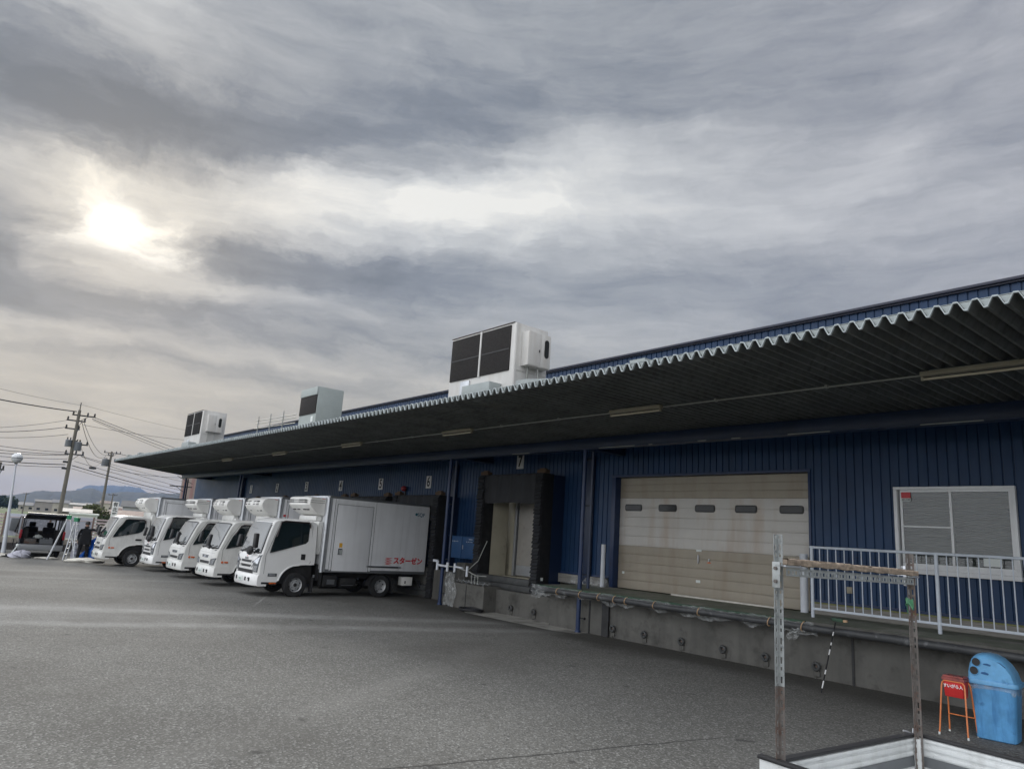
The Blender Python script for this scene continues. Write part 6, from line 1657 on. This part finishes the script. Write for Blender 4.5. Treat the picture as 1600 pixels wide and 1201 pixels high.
# ================================================================== POLES, LAMP, CABLES
def upole(az_deg, d, h, lb, arms, tx, r0_=.17):
    base = pol(az_deg, d, -.3); t = thing('utility_pole', base, lb, 'pole', 'utility poles', rz=radians(az_deg-90))
    # local y runs across the view
    b = MB(); b.tube([(0, 0, -.3), (0, 0, h+.3)], [r0_, r0_*.62], 14); b.build('pole_shaft', M_pole, t)
    for z, y0_, y1_ in arms:
        b = MB(); b.box(-.06, .06, y0_, y1_, z+.3-.045, z+.3+.045); b.tube([(0, 0, z-.25), (0, y1_*.6, z+.28)], .02, 5); a_o = b.build('crossarm', M_poledk, t)
        b = MB(); k = 0
        for y in ([y0_+.08, y1_-.08, y1_-.55] if y1_-y0_ > 1.0 else [y0_+.08, y1_-.08]): b.lathe([(.03, 0), (.075, .05), (.05, .12), (.075, .16), (.03, .24)], (0, y, z+.345), 'Z', 10)
        b.build('insulator', M_poledk, a_o)
    for z, y, w_, hh in tx:
        b = MB(); b.lathe([(.0005, 0), (w_, .0), (w_, hh), (w_*.8, hh+.06), (.0005, hh+.08)], (.1, y, z+.3), 'Z', 16); q = b.build('transformer', mat('transformer_grey', (.13, .14, .16), .5), t)
        b = MB(); b.lathe([(.03, 0), (.05, .1), (.03, .18)], (.1, y-.1, z+.3+hh+.06), 'Z', 8); b.lathe([(.03, 0), (.05, .1), (.03, .18)], (.1, y+.1, z+.3+hh+.06), 'Z', 8); b.build_split('bushing', M_poledk, q)
    return t
upole(81.98, 65, 9.6, 'tall concrete utility pole with grey transformers, the nearer one left of the trucks', [(9.2, -.45, 1.15), (8.75, -.75, .55), (8.1, -.75, .25), (6.95, .1, 1.0), (6.15, -.45, .85)], [(6.7, -.33, .22, .48), (6.45, .33, .26, .62)])
o = [x for x in bpy.data.objects if x.name == 'utility_pole'][0]
b = MB(); b.tube([(0, 0, 9.8), (0, 0, 10.5)], .035, 6); b.build('top_spike', M_poledk, o); b = MB(); b.box(-.06, .06, -.45, -.12, 5.75, 5.9); b.box(-.06, .06, -.45, -.12, 5.25, 5.4); b.lathe([(.07, -.25), (.10, -.1), (.10, .1), (.07, .25)], (0, 1.6, 5.55), 'Y', 8); b.build_split('cable_clamp', M_poledk, o)
upole(79.6, 110, 9.9, 'farther concrete utility pole above the farthest truck', [(9.7, -.9, 1.1), (9.35, -.4, .3)], [(7.9, -.55, .42, .9)], .2)
upole(79.05, 190, 6.2, 'small distant utility pole left of the white signboard', [(5.8, -.9, .9)], [], .18)
upole(84.05, 230, 5.5, 'thin distant pole standing in the fields beyond the van', [(5.2, -.6, .6)], [], .18)
upole(85.78, 62, 4.9, 'pole cut by the left edge of the picture', [(4.4, -.3, .3)], [(3.9, -.1, .2, .5)], .15)
lt = thing('globe_lamp', pol(84.62, 42, -.28), 'white globe street lamp on a tapered pole near the left edge', 'street lamp')
lt.rotation_euler = (0, 0, 0)
b = MB(); dvv = pol(84.95, 42, 4.0)-pol(84.62, 42, -.28)
b.tube([(0, 0, 0), dvv*.3, dvv], [.10, .075, .035], 12); b.build('lamp_post', M_pipewhite, lt)
b = MB(); prf = [(.24*cos(a), .24*sin(a)) for a in [radians(-72+i*12) for i in range(14)]]; b.lathe(prf+[(.0005, .24)], dvv+Vector((0, 0, .24)), 'Z', 24); gl_ = b.build('globe', M_globe, lt, smooth=60)
b = MB(); b.lathe([(.241, -.03), (.245, -.02), (.245, .0), (.241, .01)], dvv+Vector((0, 0, .24)), 'Z', 24, caps=False); b.lathe([(.05, -.06), (.09, .0)], dvv, 'Z', 12); b.build('globe_band', M_aludk, gl_)
ncab = 0
def cable(p, q, sag, r, lb, m=M_wire, wig=0):
    global ncab; ncab += 1
    p, q = Vector(p), Vector(q); n = 26; pts = []
    for i in range(n+1):
        t_ = i/n; x = p.lerp(q, t_); x.z -= sag*4*t_*(1-t_); pts.append(x)
    b = MB(); b.tube(pts, r, 5); o = b.build('overhead_cable', m); return tag(o, lb, 'cable', 'overhead cables')
def zel(e, d): return 2+d*math.tan(radians(e))
def P_(a, e, d): return pol(a, d, zel(e, d))
def slope_end(a0, e0, a1, e1, a): return e0+(e1-e0)*(a-a0)/(a1-a0)
Lw = [(81.95, 7.02, 86.71, 7.62, .3, .010, 'hair-thin topmost cable left of the near utility pole'), (82.15, 6.55, 86.57, 6.881, .25, .040, 'thick dark topmost bundled cable left of the near utility pole'),
      (82.5, 5.93, 86.25, 5.3, .5, .014, 'thin cable above the beaded one left of the near utility pole'), (82.5, 5.45, 86.25, 5.116, .6, .022, 'beaded spiral cable left of the near utility pole'), (82.4, 4.95, 86.2, 4.75, .6, .016, 'plain cable below the beaded one, left of the near utility pole'),
      (82.15, 3.75, 86.05, 4.05, .4, .018, 'cable leaving the low crossarm, highest of the lower set on the left'), (82.15, 3.62, 86.0, 3.70, .3, .020, 'second cable of the lower set left of the near pole'), (82.15, 3.58, 85.97, 3.50, .3, .022, 'third cable of the lower set left of the near pole'),
      (82.15, 3.3, 85.95, 3.30, .3, .018, 'fourth cable of the lower set left of the near pole'), (82.2, 2.92, 85.86, 2.95, .25, .032, 'thick telephone cable, lowest but one on the left'), (82.2, 2.75, 85.83, 2.75, .25, .018, 'lowest thin cable on the left, just above the globe lamp')]
for a0, e0, a1, e1, sag, rr, lb in Lw:
    ef = slope_end(a0, e0, a1, e1, 93); cable(P_(a0, e0, 65), P_(93, ef, 55), sag, rr, lb)
Rw = [(81.9, 7.05, 75.38, 6.35, .3, .010, 'hair-thin topmost cable running right from the near pole over the canopy'), (81.2, 6.35, 75.8, 5.05, .35, .024, 'upper of three dark cables falling right toward the warehouse roof'), (81.15, 6.2, 75.9, 4.85, .35, .024, 'middle of three dark cables falling right toward the warehouse roof'),
      (81.1, 6.1, 76.1, 4.7, .35, .018, 'lower of three dark cables falling right toward the warehouse roof'), (81.6, 5.7, 75.3, 5.75, .5, .016, 'beaded cable running right from the near pole to the farthest cooling unit'),
      (81.4, 3.6, 75.0, 2.75, .4, .016, 'first cable under the canopy tip, from the low crossarm'), (81.35, 3.55, 75.0, 2.35, .4, .020, 'second cable under the canopy tip, from the low crossarm'), (81.7, 3.2, 74.9, 2.1, .4, .018, 'third cable under the canopy tip'),
      (81.8, 2.9, 74.9, 1.85, .4, .034, 'thick telephone cable sloping down right under the canopy tip'), (81.8, 2.7, 74.9, 1.65, .4, .016, 'lowest thin cable sloping down right under the canopy tip')]
for a0, e0, a1, e1, sag, rr, lb in Rw:
    ef = slope_end(a0, e0, a1, e1, 71); cable(P_(a0, e0, 65), P_(71, ef, 120), sag, rr, lb)
for i, (a0, e0, a1, e1, sag, rr, lb) in enumerate([(81.75, 5.95, 79.75, 4.0, 1.6, .022, 'upper slack cable drooping from the near pole to the farther pole'), (81.6, 5.9, 79.5, 4.02, 1.2, .018, 'tighter slack cable from the near pole to the farther pole'), (81.7, 4.7, 79.9, 3.9, 1.9, .016, 'lowest slack cable drooping between the two utility poles')]):
    cable(P_(a0, e0, 65), P_(a1, e1, 110), sag, rr, lb)
cable(P_(79.35, 4.05, 110), P_(71, 3.2, 160), .5, .03, 'cable leaving the farther pole behind the canopy tip')
cable(P_(79.5, 2.9, 110), P_(71, 3.6, 150), 1.2, .03, 'cable rising right from the farther pole under the canopy tip')

# ================================================================== TOWN BEYOND THE FENCE
def house(a, d, w_, dp, hw_, hr, wallc, roofc, lb, cat='house', zb=-.35, gable=True, rz=None, group=None, win=True):
    base = pol(a, d, zb); t = thing('house', base, lb, cat, group, rz=radians(a-90) if rz is None else rz)
    # local +x looks at the camera, y across
    b = MB(); b.box(-dp, 0, -w_/2, w_/2, -.3, hw_); b.build('wall', wallc, t, smooth=0)
    b = MB()
    if gable: b.prism([(-dp-.5, hw_+.01), (.5, hw_+.01), (.5, hw_+.08), (-dp/2, hw_+hr), (-dp-.5, hw_+.08)], -w_/2-.4, w_/2+.4, 'Y')
    else: b.box(-dp-.1, .1, -w_/2-.1, w_/2+.1, hw_+.005, hw_+hr)
    b.build('roof', roofc, t, smooth=0)
    if win:
        n = max(1, int(w_/3)); fl = max(1, int(hw_/2.9))
        for f in range(fl):
            for k in range(n):
                y = -w_/2+w_*(k+.5)/n; z = .9+f*2.8 if hw_ > 2.2 else hw_*.45
                b = MB(); b.box(.001, .03, y-.7, y+.7, z, min(z+1.1, hw_-.2)); b.build('window', M_dglass, t, smooth=0)
    return t
WC = [mat('house_wall_%d' % i, c, .8, 0, .1, .5) for i, c in enumerate([(.62, .60, .56), (.48, .44, .38), (.55, .55, .58), (.60, .53, .44), (.36, .33, .31)])]
RC = [mat('house_roof_%d' % i, c, .6, 0, .15, .8) for i, c in enumerate([(.06, .065, .075), (.11, .07, .055), (.16, .16, .17), (.05, .05, .055), (.085, .032, .028)])]
house(80.55, 62, 1.75, 3.0, 2.0, .12, mat('prefab_white', (.72, .72, .72), .5, 0, .05, 2), M_plate, 'white prefab cabin with one dark window just beyond the fence', 'cabin', gable=False, win=False)
cbn = [x for x in bpy.data.objects if x.name.startswith('house') and x.get('category') == 'cabin'][0]
b = MB(); b.box(.001, .03, -.62, -.10, 1.15, 1.80); b.build('window', M_dglass, cbn, smooth=0)
b = MB(); b.box(.001, .02, .12, .62, .95, 1.80); b.build('door_panel', M_box, cbn, smooth=0)
house(81.1, 95, 2.6, 4, 2.0, .45, WC[4], RC[2], 'low house with a long grey roof behind the white cabin')
house(79.7, 130, 3.2, 5, 1.7, .8, WC[3], RC[1], 'small beige house beside the farther utility pole')
house(77.75, 120, 5.0, 6, 1.9, .8, WC[0], RC[4], 'long low house with a dark red roof behind the farthest truck')
house(76.6, 150, 9.0, 6, 3.4, 1.2, WC[2], RC[0], 'grey-roofed house peeking over the farthest truck')
rn = random.Random(42)
wn_ = ['cream', 'brownish', 'bluish', 'tan', 'dark']; rn_ = ['slate', 'brown', 'grey', 'black', 'red']
NH = 26
ORD = 'first second third fourth fifth sixth seventh eighth ninth tenth eleventh twelfth thirteenth fourteenth fifteenth sixteenth seventeenth eighteenth nineteenth twentieth twenty-first twenty-second twenty-third twenty-fourth twenty-fifth last'.split()
for i in range(NH):
    a = 84.0-7.0*((i+.5)/NH)+rn.uniform(-.08, .08); d = rn.choice([420, 520, 640, 760, 900])*rn.uniform(.92, 1.08)
    wi = rn.randrange(5); ri = rn.choice([0, 0, 1, 2, 2, 3, 3, 4])
    w_ = rn.uniform(6, 11); hw_ = rn.choice([2.7, 3.0, 4.2, 5.0])
    bump = .005*d if 79 < a < 80.4 else 0
    house(a, d, w_, rn.uniform(7, 10), hw_+bump*.8, rn.uniform(1.0, 1.7), WC[wi], RC[ri], f'tiny {wn_[wi]} house with {rn_[ri]} roof in the far town, {ORD[i]} from left', group='distant town houses', win=True)
def block(a0, a1, d, h, fl, bays, lb):
    a = (a0+a1)/2; w_ = d*radians(abs(a0-a1)); t = thing('apartment_block', pol(a, d, -.4), lb, 'apartment block', rz=radians(a-90))
    b = MB(); b.box(-12, 0, -w_/2, w_/2, -1, h); b.build('wall', mat('flat_wall', (.40, .36, .33), .8, 0, .1, .3), t, smooth=0)
    b = MB(); b.box(-12.3, .3, -w_/2-.3, w_/2+.3, h+.01, h+.5); b.box(-9, -3, w_/2-5, w_/2-.5, h+.51, h+3.2); b.build('roof', mat('flat_roof', (.30, .29, .28), .8), t, smooth=0)
    for f in range(fl):
        b = MB()
        for k in range(bays):
            y = -w_/2+w_*(k+.5)/bays; ww = w_/bays*.36; z = h*(f+.25)/fl; b.box(.005, .25, y-ww, y+ww, z, z+h/fl*.5)
        b.build('window_row', M_dglass, t, smooth=0)
block(83.2, 82.32, 1400, 13.6, 5, 9, 'large brown apartment block in the distance left of the near utility pole')
block(82.12, 81.34, 1500, 16.0, 6, 7, 'second apartment block in the distance, right behind the near utility pole')
# pink-clad tower behind the far end of the warehouse
t = thing('pink_building', pol(74.1, 80, -.3), 'tall pink and beige clad building behind the far end of the warehouse', 'building', rz=radians(-15.5))
b = MB(); b.box(-10, 0, -1.05, 5, -.2, 9); b.build('wall', mat('pink_cladding', (.36, .29, .27), .7, 0, .1, 2), t, smooth=0)
b = MB()
for k in range(6): b.box(.003, .05, -.9+k*.75, -.62+k*.75, .2, 8.8)
b.build('pilaster', mat('pink_strip', (.34, .21, .205), .6), t, smooth=0)
b = MB(); b.box(-10.1, .15, -1.2, 5.1, 9.01, 9.3); b.build('roof', M_aludk, t)
t = thing('bracket_pole', pol(74.62, 58, -.3), 'thin dark pole with steel brackets in front of the pink building', 'pole', rz=radians(-15.4))
b = MB(); b.tube([(0, 0, 0), (0, 0, 5.3)], .05, 8); b.build('pole_shaft', M_poledk, t)
b = MB()
for z in (4.45, 3.55): b.box(-.03, .03, -1.0 if z > 4 else -.2, .5, z-.04, z+.04); b.tube([(0, .0, z-.4), (0, -.6 if z > 4 else .4, z)], .02, 5)
b.tube([(0, -.6, 5.2), (0, .5, 4.7)], .02, 5); b.build('bracket', M_poledk, t)
# white vertical signboard
t = thing('signboard', pol(78.78, 68, -.3), 'tall narrow white signboard with black characters left of the farthest truck', 'sign', rz=radians(-11.2))
b = MB(); b.box(-.05, .05, -.235, .235, 1.0, 3.14, .01); b.build('sign_panel', M_purewhite, t)
b = MB(); b.box(-.03, .03, -.2, -.15, 0, .999); b.box(-.03, .03, .15, .2, 0, .999); b.build('sign_leg', M_aludk, t)
for k, ch in enumerate('有北平工業'): text(ch, .36, facing((.052, 0, 2.90-.41*k), (1, 0, 0), (0, 1, 0)), M_signblack, 'sign_character', t, .002, .01)

# --- trees and shrubs
M_leaf = mat('dark_foliage', (0.032, 0.05, 0.018), .9, 0, .5, .6)
M_leaf2 = mat('olive_foliage', (0.075, 0.085, 0.03), .9, 0, .5, .6)
M_bark = mat('bark', (0.06, 0.045, 0.035), .9)
def tree(a, d, w_, h, m, lb, cat='tree', seed=1, n=900, group=None, zb=-.35):
    rn = random.Random(seed); base = pol(a, d, zb); t = thing('tree' if cat == 'tree' else 'shrub', base, lb, cat, group)
    b = MB(); b.tube([(0, 0, -.2), (w_*.02, 0, h*.3), (0, w_*.02, h*.6)], [h*.035, h*.025, h*.008], 7)
    for k in range(5): aa = k*1.3; b.tube([(0, 0, h*.28+k*h*.05), (cos(aa)*w_*.3, sin(aa)*w_*.3, h*.5+k*h*.05)], [h*.014, h*.004], 5)
    b.build('trunk', M_bark, t)
    cl = [(rn.uniform(-.33, .33)*w_, rn.uniform(-.33, .33)*w_, h*rn.uniform(.35, .85), rn.uniform(.14, .26)*w_) for _ in range(11)]
    b = MB(); s = w_*.045
    for k in range(n):
        c = rn.choice(cl); v = Vector((rn.gauss(0, 1), rn.gauss(0, 1), rn.gauss(0, 1))).normalized()*c[3]*rn.uniform(.65, 1.05)
        p = Vector((c[0], c[1], c[2]))+Vector((v.x, v.y, v.z*.8))
        q = Vector((rn.gauss(0, 1), rn.gauss(0, 1), rn.gauss(0, 1))).normalized(); u = q.orthogonal().normalized(); w2_ = q.cross(u); ss = s*rn.uniform(.6, 1.5)
        b.add([p-u*ss-w2_*ss*.5, p+u*ss*.8-w2_*ss*.6, p+u*ss+w2_*ss*.5, p-u*ss*.7+w2_*ss*.7], [(0, 1, 2, 3)])
    b.build('crown', m, t, smooth=0, fix=False); return t
for i, (a, d, w_, h) in enumerate([(86.1, 620, 16, 8.2), (85.6, 600, 15, 7.9), (85.15, 610, 15, 7.4), (84.75, 640, 13, 5.6), (84.45, 660, 12, 3.6)]):
    tree(a, d, w_, h, M_leaf, 'dark bushy tree, '+['cut off by', 'second from', 'third from', 'fourth from', 'fifth and smallest from'][i]+' the left edge, beyond the green field', seed=i+1, group='dark trees beyond the green field')
for i, (a, d, w_, h, mm) in enumerate([(79.85, 140, 3.5, 3.4, M_leaf2), (79.45, 100, 2.6, 2.7, M_leaf2), (79.2, 92, 1.8, 2.0, M_leaf), (78.95, 100, 2.2, 2.1, M_leaf2), (78.2, 90, 2.4, 2.1, M_leaf), (80.15, 170, 4, 4.0, M_leaf2)]):
    tree(a, d, w_, h, mm, 'small scrubby tree '+['just left of the farther utility pole', 'just right of the farther utility pole', 'right behind the white signboard foot', 'between the farther pole and the signboard', 'behind the roof of the farthest truck', 'above the beige house by the farther pole'][i], seed=20+i, n=600)

# ================================================================== HAZE
xs_ = (-8200, 60); ys_ = (-1500, 3800); zs_ = (-8, 260)
b = MB(); b.box(xs_[0], xs_[1], ys_[0], ys_[1], zs_[0], zs_[1])
hm = bpy.data.materials.new('haze_air'); hm.use_nodes = True; t = hm.node_tree
for n_ in list(t.nodes):
    if n_.type == 'BSDF_PRINCIPLED': t.nodes.remove(n_)
pv = t.nodes.new('ShaderNodeVolumePrincipled'); pv.inputs['Color'].default_value = (.36, .56, .98, 1); pv.inputs['Density'].default_value = 9.0e-5
t.links.new(pv.outputs[0], [n_ for n_ in t.nodes if n_.type == 'OUTPUT_MATERIAL'][0].inputs['Volume'])
hz = b.build('haze', hm, smooth=0); tag(hz, kind='stuff')
